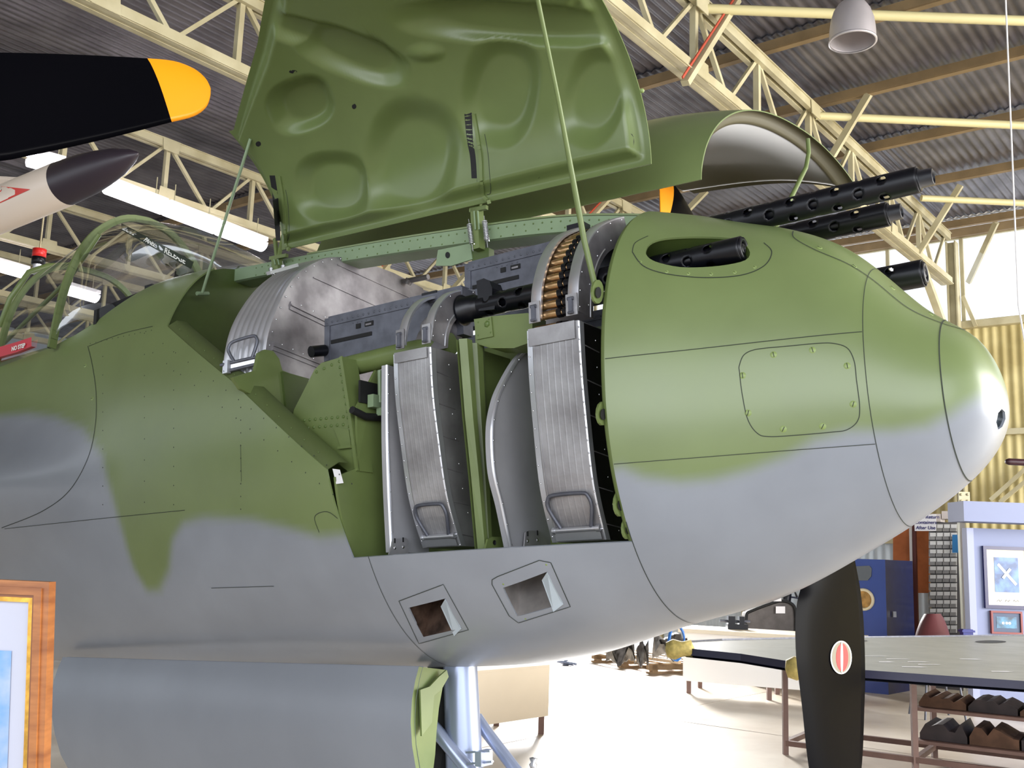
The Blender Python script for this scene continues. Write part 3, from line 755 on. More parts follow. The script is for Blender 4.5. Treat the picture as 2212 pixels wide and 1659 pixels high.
for k, (p0, p1, dd) in enumerate([((.31, .53), (-.45, .42), .030), ((.385, .37), (-.45, .27), .030), ((.20, .66), (-.45, .60), .005), ((.08, .74), (-.45, .70), .005)]):
    mb = MB(); A0 = AC(-1.328, *p0); A1 = AC(-1.328, *p1); mb.beam(A0, A1, .006, dd if dd > .01 else .004, vv)
    if dd > .01: mb.beam(A0+nv*.006+vv*.002, A1+nv*.006+vv*.002, .006, .006, vv)
    part(mb, 'stiffener', ALUD, can)
rivets(can, 'drum_rivet', along([AC(-1.327, w-.012, h-.004) for w, h in cs], .05)+along([AC(-1.323, .29, .545), AC(-1.323, -.2, .475)], .06)+along([AC(-1.323, .37, .385), AC(-1.323, .0, .33)], .05), nv, .0028, RIVETA)
mb = MB(); mb.tube([AC(-1.34, w, h) for w, h in cs], .0022, 6); part(mb, 'edge_bead', ALUB, can)
# wire handle + latch rods
def cw(x, y): return onPl(x, y, AC(-1.40, .47, .27), (sv+nv*.55).normalized())
hd = [(507, 783), (494, 760), (495, 748), (505, 738), (545, 726), (554, 730), (555, 742), (545, 772)]
mb = MB(); mb.tube(spline([cw(x, y) for x, y in hd], 4), .0058, 8); part(mb, 'handle', GUN, can)
mb = MB(); mb.tube([cw(476, 789), cw(572, 767)], .006, 8); mb.tube([cw(484, 803), cw(566, 784)], .006, 8); part(mb, 'latch_rod', GUN, can)
mb = MB(); mb.prism([cw(486, 790), cw(560, 773), cw(562, 784), cw(488, 801)], sv*-.01); part(mb, 'latch_bar', ALUB, can)
for x, y in ((490, 793), (559, 776)):
    mb = MB(); mb.box(cw(x, y), nv*.012, sv*.008, vv*.022); part(mb, 'latch_block', ALUB, can)
mb = MB(); mb.beam(onA(580, 590, -1.36), onA(640, 573, -1.36), .02, .012, vv); part(mb, 'top_clamp', ALUB, can)
mb = MB(); mb.tube([onW(870, 609, -.3), onW(925, 598, -.3)], .011, 10); mb.tube([onW(885, 604, -.3), onW(880, 612, -.3)], .016, 10); part(mb, 'filler_fitting', ALUD, can)
# ------------------------------------------------------------ nose front edge lugs, seams, screws
for x, y, rx in ((1292, 630, 13), (1303, 893, 13), (1341, 1088, 14), (1357, 1141, 12)):
    pts = []
    for k in range(14):
        t = 2*math.pi*k/14; pts.append(onA(x+rx*.95*math.cos(t), y+rx*2.0*math.sin(t), -.012))
    mb = MB(); mb.prism(pts, nv*-.006); lg = part(mb, 'fastener_lug', INGREEN)
    mb = MB(); mb.prism([onA(x+rx*.48*math.cos(2*math.pi*k/12), y+2+rx*.95*math.sin(2*math.pi*k/12), -.008) for k in range(12)], nv*.0012); part(mb, 'lug_hole', DARK, lg)
mb = MB()
rows = []
for k in range(60):
    t = math.radians(10+150*k/59); w, h = fus_pt(-.001, t, .004); w2, h2 = fus_pt(-.001, t, .02); rows.append([AC(-.002, w, h), AC(-.012, w, h), AC(-.012, w2, h2)])
mb.grid(rows); part(mb, 'nose_edge_flange', INGREEN)
def seam(pxs, name='panel_seam', wid=.0019, n=8, m_=SEAM):
    mb = MB()
    if n == 1:
        q = []
        for i in range(len(pxs)-1): q += [(pxs[i][0]+(pxs[i+1][0]-pxs[i][0])*k/12, pxs[i][1]+(pxs[i+1][1]-pxs[i][1])*k/12) for k in range(12)]
        q.append(pxs[-1])
    else: q = sp2(pxs, n)
    p = hits(q); ribbon(mb, p, wid, .0014); return part(mb, name, m_)
def ring_seam(m, c, t0, t1, wid=.0017, n=140):
    pts = []
    for i in range(n+1):
        th = math.radians(t0+(t1-t0)*i/n); a = c
        for _ in range(6): a = m*fus_pt(a, th)[1]+c
        pts.append(AC(a, *fus_pt(a, th)))
    mb = MB(); ribbon(mb, pts, wid, .0014); return part(mb, 'panel_seam', SEAM)
ring_seam(m2, c2, 0, 360); ring_seam(mc, cc, 0, 360, .003); ring_seam(0, 0, 124, 236, .002); ring_seam(aftl[0], aftl[1], 122, 238, .002)
for L in (L1, L2):
    for k_ in (1, -1):
        pts = []
        for i in range(61):
            a = .002+(c2+m2*L[1]-.004)*i/60; h = L[0]*a+L[1]; pts.append(AC(a, k_*skin_w(a, h), h))
        mb = MB(); ribbon(mb, pts, .0018 if L is L1 else .0016, .0014); part(mb, 'panel_seam', SEAM)
seam(HT+[HT[0]], 'hatch_seam')
seam([(190, 748), (200, 790), (208, 850), (206, 920), (190, 990), (150, 1060), (90, 1105), (4, 1140)], 'fillet_seam', .0026)
seam([(10, 1142), (200, 1122), (400, 1102)], wid=.002)
seam([(192, 748), (260, 722), (330, 705)], wid=.002)
seam([(457, 1270), (592, 1266)], wid=.002)
seam([(690, 1150), (680, 1120), (690, 1108), (710, 1106), (730, 1120)], wid=.002)
seam([(520, 960), (522, 1040)], wid=.0015)
seam([(1366, 545), (1390, 575), (1440, 592), (1520, 600), (1600, 595), (1650, 575), (1667, 545), (1650, 525)], 'trough_seam', .0025)
seam([(1366, 545), (1372, 525), (1400, 510)], 'trough_seam', .002)
seam([(1713, 500), (1716, 515), (1760, 540), (1830, 570), (1885, 605), (1960, 665), (2030, 697), (2090, 715)], wid=.0028)
seam([(862, 1298), (958, 1262), (1012, 1360), (905, 1390), (862, 1298)], 'chute_plate_seam', .0022, 1)
seam([(1063, 1252), (1075, 1245), (1165, 1210), (1190, 1215), (1232, 1310), (1120, 1345), (1100, 1330), (1063, 1262), (1063, 1252)], 'chute_plate_seam', .0022, 1)
SCREW = mat('painted_screw', (128, 146, 86), rough=.4)
def screws(pxs, r, name='screw', slotted=True):
    for x, y in pxs:
        p, nn = hit(x, y); mb = MB(); mb.dome(p, nn, r, .22, 12); o = part(mb, name, SCREW)
        if slotted:
            mb = MB(); mb.box(p+nn*r*.24, sv.cross(nn).normalized()*r*.75, nn.cross(sv.cross(nn)).normalized()*r*.1, nn*r*.03); part(mb, 'screw_slot', SEAM, o)
screws([(1671, 766), (1755, 756), (1830, 790), (1843, 873), (1777, 921), (1692, 927), (1616, 892), (1604, 811)], .0085)
screws([(1440, 587), (1487, 591), (1536, 592), (1587, 588), (1630, 577), (1383, 566)], .005, 'trough_screw')
screws([(1770, 535), (1845, 575), (1928, 622), (2010, 678)], .008, 'cowl_screw')
screws([(184, 790), (199, 861)], .008, 'fillet_screw')
screws([(1087, 1262), (1180, 1220), (1203, 1310), (1135, 1337)], .003, 'plate_screw', False)
rr = [(2062, 700), (2070, 702), (2080, 706), (2088, 709)]
# flush rivets on the skin around the bay
pr_ = []
for k in range(16): t = k/15; pr_.append((352+(760-352)*t, 742+(1045-742)*t))
for k in range(14): t = k/13; pr_.append((330+(720-330)*t, 762+(1068-762)*t))
for (x, y0, y1) in ((222, 770, 1090), (312, 720, 1085), (375, 760, 1090), (520, 880, 1100)):
    for k in range(9): pr_.append((x, y0+(y1-y0)*k/8))
for k in range(12): pr_.append((195+12*k, 742-2.6*k))
hp = [hit(x, y) for x, y in pr_]; rivet_stuff(PLANE, 'skin_rivet', [p for p, n_ in hp], [n_ for p, n_ in hp], .0026, SEAM, .12)
# gun trough liner: dark tube behind the opening
mb = MB(); rows = []
for d in (0, .03, .08, .14): rows.append([p-tn*d*(.8)-nv*d*.8 for p in TR3+[TR3[0]]])
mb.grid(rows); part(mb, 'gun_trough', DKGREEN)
# ejector chutes: open boxes with a light flap
def ejector(P3, nn, cols, flap, lab):
    c = sum(P3, Vector())/4; dp = .11; back = [c-nn*dp+(p-c)*.45+vv*.02-nv*.04 for p in P3]
    mb = MB(); mb.grid([[p for p in P3+[P3[0]]], [p for p in back+[back[0]]]], smooth=False); mb.add(back, [(0, 1, 2, 3)])
    r = part(mb, 'ejector_chute', cols); r['label'] = lab
    mb = MB(); mb.prism(flap, nn*.002); part(mb, 'chute_lip', mat('pale_grey_paint', (178, 190, 200), rough=.45), r)
def lift(px, nn, d): return [hitp(x, y)+nn*d for x, y in px]
f1 = lift([(962, 1293), (997, 1357)], ch1n, .001)+[hitp(982, 1372)+ch1n*.002, hitp(946, 1320)-ch1n*.02]
ejector(c13, ch1n, mat('sooty_steel', (120, 100, 88), rough=.45, metal=.7, noise=.5, nscale=20, rgb2=(60, 50, 46)), f1, 'rear ejector chute with brown sooty inside')
f2 = lift([(1182, 1235), (1217, 1304)], ch2n, .001)+[hitp(1196, 1320)+ch2n*.002, hitp(1167, 1263)-ch2n*.02]
ejector(c23, ch2n, mat('satin_steel', (190, 186, 184), rough=.4, metal=.8, noise=.3, nscale=14), f2, 'front ejector chute with silver inside')
# small white gap tag at the sill corner, camera port
mb = MB(); mb.add([p-sv*.008 for p in tri3], [(0, 1, 2, 3)]); part(mb, 'white_tag', mat('white_card', (235, 235, 238), rough=.6))
mb = MB(); c = sum(nl3, Vector())/len(nl3); mb.add([p-nln*.012 for p in nl3], [tuple(range(len(nl3)))]); mb.grid([nl3+[nl3[0]], [p-nln*.012 for p in nl3]+[nl3[0]-nln*.012]]); part(mb, 'nose_port_lens', mat('dark_glass', (70, 78, 84), rough=.1, spec=.8, coat=.5))
# ------------------------------------------------------------ gun bay doors
PHI = math.radians(98); cP, sP = math.cos(PHI), math.sin(PHI)
def sill_h(a):
    pts = [(-1.9, .53), (-1.872, .53), (-1.395, .235), (-.925, -.10), (-.883, -.355), (0, -.355), (.1, -.355)]
    for i in range(len(pts)-1):
        if pts[i][0] <= a <= pts[i+1][0]:
            t = (a-pts[i][0])/(pts[i+1][0]-pts[i][0]); return pts[i][1]+t*(pts[i+1][1]-pts[i][1])
    return -.355
def theta_h(a, h):
    lo, hi = 0., math.pi
    for _ in range(30):
        m_ = (lo+hi)/2
        if fus_pt(a, m_)[1] > h: lo = m_
        else: hi = m_
    return lo
def theta_w(a, w):
    lo, hi = 0., math.pi/2
    for _ in range(30):
        m_ = (lo+hi)/2
        if fus_pt(a, m_)[0] < w: lo = m_
        else: hi = m_
    return lo
def door_pt(a, th, off, sgn):
    w, h = fus_pt(a, th, off); x, y = w-.06, h-(zsp(a)-.012)
    x2, y2 = cP*x-sP*y, sP*x+cP*y
    if sgn < 0:
        c2_, s2_ = math.cos(math.radians(86)), math.sin(math.radians(86)); x2, y2 = c2_*x-s2_*y, s2_*x+c2_*y
        return AC(a*.9+.07+.22*max(x2, 0), -(.11+x2), .775-.047*a*.842+y2+.13*max(-a, 0)*min(max(x2, 0)/.9, 1))
    return AC(a*.842, sgn*(.11+x2), .775-.047*a*.842+y2)
def projp(p):
    q = p-CAM; z = q.dot(fw); return CX+F*q.dot(rt)/z, CY-F*q.dot(up)/z
BLOBS = [(655, 222, 62, 52, -20, 1.), (765, 112, 115, 42, 22, 1.), (725, 402, 72, 66, 0, .8), (893, 345, 88, 118, 12, .9), (1085, 195, 72, 108, 10, .9), (1120, 45, 230, 42, 4, .9), (1290, 205, 62, 100, 20, .7), (650, 60, 70, 26, 15, .7), (1270, 30, 40, 45, 0, .5)]
def blob(x, y):
    m = 0.
    for bx, by, rx, ry, an, k in BLOBS:
        t = math.radians(an); dx, dy = x-bx, y-by; u = (dx*math.cos(t)+dy*math.sin(t))/rx; v = (-dx*math.sin(t)+dy*math.cos(t))/ry
        d = (abs(u)**2.6+abs(v)**2.6)**(1/2.6); q = min(max((1.25-d)/.6, 0), 1); m = max(m, k*q*q*(3-2*q))
    bx, by = 925, 108; d = math.hypot((x-bx)/34, (y-by)/16); q = min(max((1.3-d)/.9, 0), 1); m -= .35*q
    return m
def make_door(sgn, name, label, dimples):
    NA, NT = 210, 150; outer = []; inner = []
    for i in range(NA+1):
        a = -1.9+1.885*i/NA; t0 = theta_w(a, .06); t1 = theta_h(a, sill_h(a)); ro_ = []; ri_ = []
        ea = min(i/NA, 1-i/NA)*1.6
        for j in range(NT+1):
            f = j/NT; th = t0+(t1-t0)*f; arc = (t1-t0)*.6*min(f, 1-f)
            e = min(ea, arc); q = min(max((e-.022)/.035, 0), 1); pan = q*q*(3-2*q)
            p = door_pt(a, th, .0, sgn); ro_.append(p)
            off = .004+.045*pan
            if dimples and pan > 0:
                x, y = projp(door_pt(a, th, .03, sgn)); off -= .040*blob(x, y)*pan
            ri_.append(door_pt(a, th, off, sgn))
        outer.append(ro_); inner.append(ri_)
    root = MB(); root.grid(outer, flip=(sgn > 0))
    o = root.build(name, CAMO, PLANE); o['label'] = label
    at = o.data.attributes.new('camo', 'FLOAT', 'POINT'); at.data.foreach_set('value', [1.]*len(o.data.vertices))
    mb = MB(); mb.grid(inner, flip=(sgn < 0)); pan = mb.build('door_inner_pan', mat('door_pan_green', (98, 113, 66), rough=.3, noise=.08, nscale=7) if dimples else mat('shaded_olive_pan', (70, 66, 44), rough=.5), o)  # far pan's colour is darkened for the shade under that door
    mb = MB()
    for (A, B) in ((outer[0], inner[0]), (outer[-1], inner[-1]), ([r[0] for r in outer], [r[0] for r in inner]), ([r[-1] for r in outer], [r[-1] for r in inner])): mb.grid([A, B])
    mb.build('door_edge', INGREEN, o)
    bt = MB(); bt.grid(inner); bm_ = bmesh.new(); vs = [bm_.verts.new(v) for v in bt.v]
    for f in bt.f: bm_.faces.new([vs[i] for i in f])
    return o, BVHTree.FromBMesh(bm_)
dN, DB = make_door(1, 'gun_bay_door', 'open starboard door showing its dimpled green inner pan', True)
dF, DBF = make_door(-1, 'gun_bay_door', 'far port door, smooth outer skin over a dark inside', False)
def dhit(px, py, off=0., B=DB):
    d = ray(px, py).normalized(); l, nn, i, dd = B.ray_cast(CAM, d)
    if l is None: return onW(px, py, .25), -d
    if nn.dot(d) > 0: nn = -nn
    return l+nn*off, nn
def door_slot(strip, nm='hinge_slot', m_=DARK, off=.013, wid=None):
    mb = MB(); mb.grid([[dhit(x, y, off)[0] for x, y in sp2(L, 6)] for L in strip]); return part(mb, nm, m_, dN)
door_slot([[(1003, 246), (1008, 300), (1016, 345), (1020, 420)], [(1019, 243), (1022, 300), (1028, 345), (1031, 400)]])
door_slot([[(582, 379), (588, 420), (592, 470), (596, 520)], [(594, 379), (600, 420), (604, 470), (606, 520)]])
for L, w_ in (([(1024, 246), (1032, 290), (1039, 340), (1041, 385), (1044, 420), (1056, 436)], .012), ([(604, 380), (612, 430), (616, 480), (618, 525), (624, 540)], .010)):
    p = [dhit(x, y, .006)[0] for x, y in sp2(L, 6)]; mb = MB()
    for i in range(len(p)-1): mb.beam(p[i], p[i+1], w_, .012, nv)
    part(mb, 'slot_rail', INGREEN, dN)
for L in ([(1047, 290), (1054, 330), (1058, 380), (1060, 415), (1052, 420)], [(617, 410), (622, 440), (625, 500), (621, 520)]):
    mb = MB(); mb.tube([dhit(x, y, .001)[0] for x, y in sp2(L, 5)], .0012, 5); part(mb, 'doubler_edge', SEAM, dN)
for x, y, rx, ry in ((1362, 306, 8, 18), (633, 155, 9, 4), (765, 230, 5, 6), (558, 311, 6, 6), (1162, 377, 5, 9)):
    mb = MB(); mb.add([dhit(x+rx*math.cos(k*math.pi/6), y+ry*math.sin(k*math.pi/6), .002)[0] for k in range(12)], [tuple(range(12))]); part(mb, 'drain_hole', DARK, dN)
for x, y in ((1387, 196), (1305, 24)):
    p, nn = dhit(x, y, .0); mb = MB(); mb.dome(p, nn, .007, .6); part(mb, 'door_stud', SCREW, dN)
# stays
mb = MB(); b0 = onA(1288, 628, -.035); mb.tube([b0, onW(1262, 520, .44), onW(1240, 400, .50), onW(1205, 210, .60), onW(1163, 5, .72), onW(1130, -140, .82)], [.0085, .0085, .008, .006, .006, .006], 10); part(mb, 'door_stay', INGREEN)
mb = MB(); mb.tube([onA(437, 632, -1.86), dhit(541, 300, .005)[0]], .006, 8); mb.tube([onA(425, 634, -1.87), onA(450, 634, -1.87)], .008, 8); part(mb, 'door_stay', PALEGREEN)
fs_ = [onW(1745, 300, -.60), onW(1747, 330, -.60), onW(1741, 362, -.58), onW(1705, 435, -.45), onW(1672, 500, -.33)]
mb = MB(); mb.tube(fs_, .0075, 8); part(mb, 'door_stay', INGREEN)
# hinges with springs
def hinge(cx_, pts_top, y0, y1, w, spring):
    mb = MB(); A0 = onW(cx_, y0, w); A1 = onW(cx_+4, y1, w); mb.beam(A0, A1, .034, .03, nv)
    mb.beam(onW(cx_-14, y0+3, w+.01), onW(cx_+22, y0-4, w+.01), .014, .014, vv)
    mb.beam(onW(cx_-4, y0-40, w+.005), onW(cx_, y0, w+.01), .012, .012, nv); mb.beam(onW(cx_+14, y0-48, w-.01), onW(cx_+4, y0, w+.01), .012, .012, nv)
    h_ = part(mb, 'door_hinge', INGREEN)
    for d_ in (-6, 2): 
        m3 = MB(); m3.tube([onW(cx_+d_, y0+4, w+.022), onW(cx_+d_+3, (y0+y1)/2, w+.022)], .003, 6); part(m3, 'hinge_link', PALEGREEN, h_)
    for x0, x1, ya, yb in spring:
        P0 = onW(x0, ya, w+.022); P1 = onW(x1, yb, w+.022); d = (P1-P0); L = d.length; d.normalize(); x = nv; y = d.cross(x).normalized()
        pts = []; turns = 13
        for k in range(turns*8+1):
            t = k/(turns*8); an = 2*math.pi*turns*t; pts.append(P0+d*L*t+(x*math.cos(an)+y*math.sin(an))*.0085)
        m3 = MB(); m3.tube(pts, .0019, 5); m3.tube([P0-d*.02, P0], .0015, 5); m3.tube([P1, P1+d*.025], .0015, 5); part(m3, 'coil_spring', RIVETA, h_)
    return h_
hinge(1030, None, 452, 540, .075, [(1014, 1020, 485, 528), (1047, 1052, 478, 520)])
hinge(598, None, 556, 588, .085, [(586, 588, 580, 592), (612, 614, 574, 586)])
mb = MB(); mb.prism([onW(x, y, .065) for x, y in [(946, 540), (1016, 526), (1020, 560), (975, 574), (941, 574)]], sv*-.006); b_ = part(mb, 'hinge_bracket', PALEGREEN)
mb = MB(); mb.prism([onW(967+5*math.cos(k*math.pi/5), 551+7*math.sin(k*math.pi/5), .0665) for k in range(10)], sv*.001); part(mb, 'bracket_hole', DARK, b_)
mb = MB(); mb.prism([onW(x, y, .06) for x, y in [(1019, 540), (1056, 535), (1056, 565), (1020, 572)]], sv*-.03); part(mb, 'hinge_post', DKGREEN)
# ------------------------------------------------------------ canopy
GLASS = bpy.data.materials.new('canopy_glass'); GLASS.use_nodes = True
nt = GLASS.node_tree; nt.nodes.remove(nt.nodes['Principled BSDF']); out_ = nt.nodes['Material Output']
tr = nt.nodes.new('ShaderNodeBsdfTransparent'); tr.inputs[0].default_value = (.90, .92, .94, 1)
gl = nt.nodes.new('ShaderNodeBsdfGlossy'); gl.inputs['Roughness'].default_value = .03
fr = nt.nodes.new('ShaderNodeFresnel'); fr.inputs[0].default_value = 1.5
mxs = nt.nodes.new('ShaderNodeMixShader'); ml = nt.nodes.new('ShaderNodeMath'); ml.operation = 'MULTIPLY'; ml.inputs[1].default_value = .4; nt.links.new(fr.outputs[0], ml.inputs[0]); nt.links.new(ml.outputs[0], mxs.inputs[0]); nt.links.new(tr.outputs[0], mxs.inputs[1]); nt.links.new(gl.outputs[0], mxs.inputs[2])
nt.links.new(mxs.outputs[0], out_.inputs[0])
ARCH = [(0, 1.235), (.09, 1.222), (.167, 1.185), (.264, 1.098), (.342, .962), (.393, .786), (.425, .56)]
def resample(P, n):
    L = [0]
    for i in range(len(P)-1): L.append(L[-1]+(P[i+1]-P[i]).length)
    out = []
    for k in range(n):
        d = L[-1]*k/(n-1); i = 0
        while i < len(L)-2 and L[i+1] < d: i += 1
        out.append(lerp(P[i], P[i+1], (d-L[i])/max(L[i+1]-L[i], 1e-9)))
    return out
SL = list(reversed(SILL)); top0 = AC(-1.80, 0, .868); SL = [top0]+SL[1:]
sl = resample(spline(SL, 6), 25); ar = resample(spline([AC(-2.6, w, h) for w, h in ARCH], 6), 25)
def mirror(p): return p-sv*2*W_(p)
rows = []
for i in range(17):
    t = i/16; r = []
    for k in range(25):
        p = lerp(sl[k], ar[k], t); r.append(p+vv*.04*math.sin(math.pi*t)*(1-k/24)**.8+sv*.03*math.sin(math.pi*t)*math.sin(math.pi*k/24))
    rows.append(r)
canopy = MB(); canopy.grid(rows); canopy.grid([[mirror(p) for p in r] for r in rows]); cg = part(canopy, 'windscreen_glass', GLASS)
def bowed(pts, w, h, nm, m_=INGREEN, upv=None, parent=PLANE):
    mb = MB()
    for i in range(len(pts)-1): mb.beam(pts[i], pts[i+1]+(pts[i+1]-pts[i])*.06, w, h, upv or nv)
    return part(mb, nm, m_, parent)
full = [mirror(p) for p in reversed(ar)]+ar[1:]
bowed(full, .032, .014, 'windscreen_arch', upv=nv)
mb = MB(); mb.tube([p-nv*.014 for p in full], .009, 8); part(mb, 'arch_seal', DARK)
# side glass and rear arches
ARCH2 = [(0, 1.09), (.12, 1.08), (.23, 1.02), (.32, .90), (.375, .75), (.41, .54)]
ar2 = resample(spline([AC(-3.05, w, h) for w, h in ARCH2], 6), 25); full2 = [mirror(p) for p in reversed(ar2)]+ar2[1:]
bowed(full2, .026, .016, 'canopy_arch')
mb = MB(); g_ = [[lerp(ar[k], ar2[k], t/4)-nv*.0+sv*.0 for k in range(25)] for t in range(5)]; mb.grid(g_); mb.grid([[mirror(p) for p in r] for r in g_]); part(mb, 'side_window_glass', GLASS)
mb = MB(); mb.tube([onW(8, 742, .30), onW(150, 602, .34), onW(215, 506, .3)], .010, 8); part(mb, 'side_window_rail', INGREEN)
mb = MB(); mb.tube([onW(0, 705, .2), onW(22, 645, .2), onW(62, 588, .15), onW(105, 574, .05), onW(150, 572, -.1)], .014, 8); part(mb, 'hatch_rail', INGREEN)
# centre frame strip with stencil
bg_ = bmesh.new(); vs = [[bg_.verts.new(v) for v in r] for r in rows]
for i in range(16):
    for k in range(24): bg_.faces.new((vs[i][k], vs[i][k+1], vs[i+1][k+1], vs[i+1][k]))
GB = BVHTree.FromBMesh(bg_)
def ghit(px, py, off=.006):
    d = ray(px, py).normalized(); l, nn, i, dd = GB.ray_cast(CAM, d)
    if l is None: l, nn, i, dd = GB.find_nearest(onW(px, py, .13))
    if nn.dot(d) > 0: nn = -nn
    return l+nn*off
la = sp2([(262, 482), (300, 502), (355, 532), (418, 566)], 4); lb_ = sp2([(262, 497), (300, 518), (355, 549), (412, 581)], 4)
mb = MB(); strip = [ghit(x, y) for x, y in la]; strip2 = [ghit(x, y) for x, y in lb_]
nf_ = (CAM-strip[3]).normalized()*.004; mb.grid([[p+nf_ for p in strip], [p+nf_ for p in strip2]]); mb.grid([[p+nf_ for p in strip2], [p-nf_*3 for p in strip2], [p-nf_*3 for p in strip], [p+nf_ for p in strip]]); part(mb, 'windscreen_frame', mat('black_green_frame', (40, 50, 38), rough=.4))
def text(body, org, xd, yd, size, m_, parent=None, name='lettering', align='LEFT', shear=0., bold=0.):
    cu = bpy.data.curves.new(name, 'FONT'); cu.body = body; cu.size = size; cu.align_x = align; cu.align_y = 'CENTER'; cu.shear = shear; cu.extrude = .0004; cu.offset = bold
    o = bpy.data.objects.new('tmp_text', cu); COL.objects.link(o)
    x = Vector(xd).normalized(); z = x.cross(Vector(yd)).normalized(); y = z.cross(x)
    M_ = Matrix.Identity(4)
    for i in range(3): M_[i][0] = x[i]; M_[i][1] = y[i]; M_[i][2] = z[i]; M_[i][3] = org[i]
    dg = bpy.context.evaluated_depsgraph_get(); me = bpy.data.meshes.new_from_object(o.evaluated_get(dg)); bpy.data.objects.remove(o); me.transform(M_)
    me.materials.clear(); me.materials.append(m_); me.name = name
    return link(name, me, parent)
WHITEP = mat('white_paint', (228, 228, 222), rough=.6)
c0_ = lerp(strip[0], strip2[0], .52); c1_ = lerp(strip[-1], strip2[-1], .52); n_c = (CAM-c0_).normalized(); dd_ = c1_-c0_
# stencil in three words, each laid on its own stretch of the curved strip
for wd_, i0, i1 in (('ESCAPE', 1, 4), ('PANEL', 5, 7), ('RELEASE', 8, 12)):
    A0 = lerp(strip[i0], strip2[i0], .5)+n_c*.008; A1 = lerp(strip[i1], strip2[i1], .5)+n_c*.008
    text(wd_, A0, A1-A0, strip[i0]-strip2[i0], (A1-A0).length/(.70*len(wd_)), WHITEP, PLANE, 'stencil_lettering', bold=.0006)
# gunsight seen through the glass
mb = MB(); mb.lathe(AC(-2.35, 0, .86), vv, [(0, .05), (.04, .05), (.05, .03), (.09, .025), (.1, .0001)], 14); mb.beam(AC(-2.38, .14, .84), AC(-2.38, -.14, .84), .05, .03, vv); part(mb, 'gun_sight', GUNBLK)
mb = MB(); mb.prism([AC(-2.42, .36, .7), AC(-2.42, .15, .83), AC(-2.42, -.15, .83), AC(-2.42, -.36, .7), AC(-2.42, -.36, .3), AC(-2.42, .36, .3)], nv*.02); part(mb, 'instrument_panel', DARK)
# red step band on the sill
bd = [hitp(x, y, .004) for x, y in ((-30, 770), (0, 762), (35, 752), (68, 742))]
mb = MB(); U_ = [onW(x, y, W_(bd[0])+.05) for x, y in ((-30, 758), (0, 749), (35, 739), (68, 728))]; Lw = [onW(x, y, W_(bd[0])+.052) for x, y in ((-30, 780), (0, 771), (35, 761), (68, 748))]
mb.grid([U_, Lw]); mb.grid([Lw, [p-sv*.02 for p in Lw]]); rb = part(mb, 'red_step_band', mat('red_paint', (190, 36, 52), rough=.4))
t0 = onW(-22, 769, W_(bd[0])+.054); text('NO STEP', onW(54, 746, W_(bd[0])+.057), onW(40, 751, W_(bd[0])+.054)-t0, vv, .026, WHITEP, rb, 'step_lettering', 'RIGHT', bold=.0008)
# ------------------------------------------------------------ propellers
PBLK = mat('gloss_black_propeller', (6, 6, 9), rough=.3, spec=.015)
YEL = mat('yellow_tip_paint', (228, 142, 6), rough=.45)
def blade(edges, a, tipn, name='propeller_blade', tw=.10, parent=None):
    """edges: list of (upper, lower) points, tip last; yellow from index tipn on"""
    n_ = 13; secs = []
    m_ = len(edges)
    for i, (p, q) in enumerate(edges):
        c = (p+q)/2; ch = (q-p); L = ch.length; tt = min(.045, L*.09)*(1 if i < m_-1 else .3); tw_ = tw*(1-.5*i/m_)
        ring = []
        for k in range(n_):
            f = k/(n_-1); ring.append(p+ch*f+nv*(tt*math.sin(math.pi*f**.7)*.5)+nv*tw_*(f-.5)*min(L, .3)/.3)
        for k in range(n_-2, 0, -1):
            f = k/(n_-1); ring.append(p+ch*f-nv*(tt*math.sin(math.pi*f**.7)*.5)+nv*tw_*(f-.5)*min(L, .3)/.3)
        secs.append(ring+[ring[0]])
    mb = MB(); mb.grid(secs[:tipn+1]); o = part(mb, name, PBLK, parent)
    mb = MB(); mb.grid(secs[tipn:]); part(mb, 'yellow_tip', YEL, o)
    return o
# near blade, starboard propeller
ap = -.95
up_e = sp2([(0, 100), (110, 105), (230, 112), (330, 120)], 4)+sp2([(330, 120), (385, 127), (425, 145), (447, 168), (455, 190)], 4)[1:]
lo_e = sp2([(0, 356), (140, 325), (250, 298), (359, 269)], 4)+sp2([(359, 269), (408, 256), (438, 236), (451, 212), (455, 192)], 4)[1:]
ed = [(onA(a[0], a[1], ap), onA(b[0], b[1], ap)) for a, b in zip(up_e, lo_e)]
c0 = (ed[0][0]+ed[0][1])/2; c1 = (ed[-1][0]+ed[-1][1])/2; ax = (c0-c1).normalized(); hubS = c1+ax*1.75; pr_ = (ed[0][0]-ed[0][1]).normalized(); w0 = (ed[0][0]-ed[0][1]).length
ext_ = [(hubS+pr_*.06, hubS-pr_*.06), (hubS-ax*.3+pr_*.07, hubS-ax*.3-pr_*.07), (hubS-ax*.55+pr_*w0*.42, hubS-ax*.55-pr_*w0*.42), (c0+ax*.18+pr_*w0*.5, c0+ax*.18-pr_*w0*.5)]
kk = [i for i, e in enumerate(up_e) if e[0] >= 330][0]
b1 = blade(ext_+ed, ap, kk+4, parent=PLANE); b1['label'] = 'blade at upper left with the large yellow tip'
def rot_blade(src, hub, ang, label, off=Vector((0, 0, 0))):
    o = src.copy(); COL.objects.link(o); M_ = Matrix.Translation(hub+off) @ Matrix.Rotation(ang, 4, nv) @ Matrix.Translation(-hub)
    o.parent = PLANE; o.matrix_parent_inverse = Matrix.Translation(-Vector(PLANE['_w'])); o.matrix_basis = M_
    o['label'] = label
    for ch in src.children:
        c = ch.copy(); COL.objects.link(c); c.parent = o
    return o
rot_blade(b1, hubS, math.radians(120), 'starboard propeller blade')
rot_blade(b1, hubS, math.radians(-120), 'starboard propeller blade')
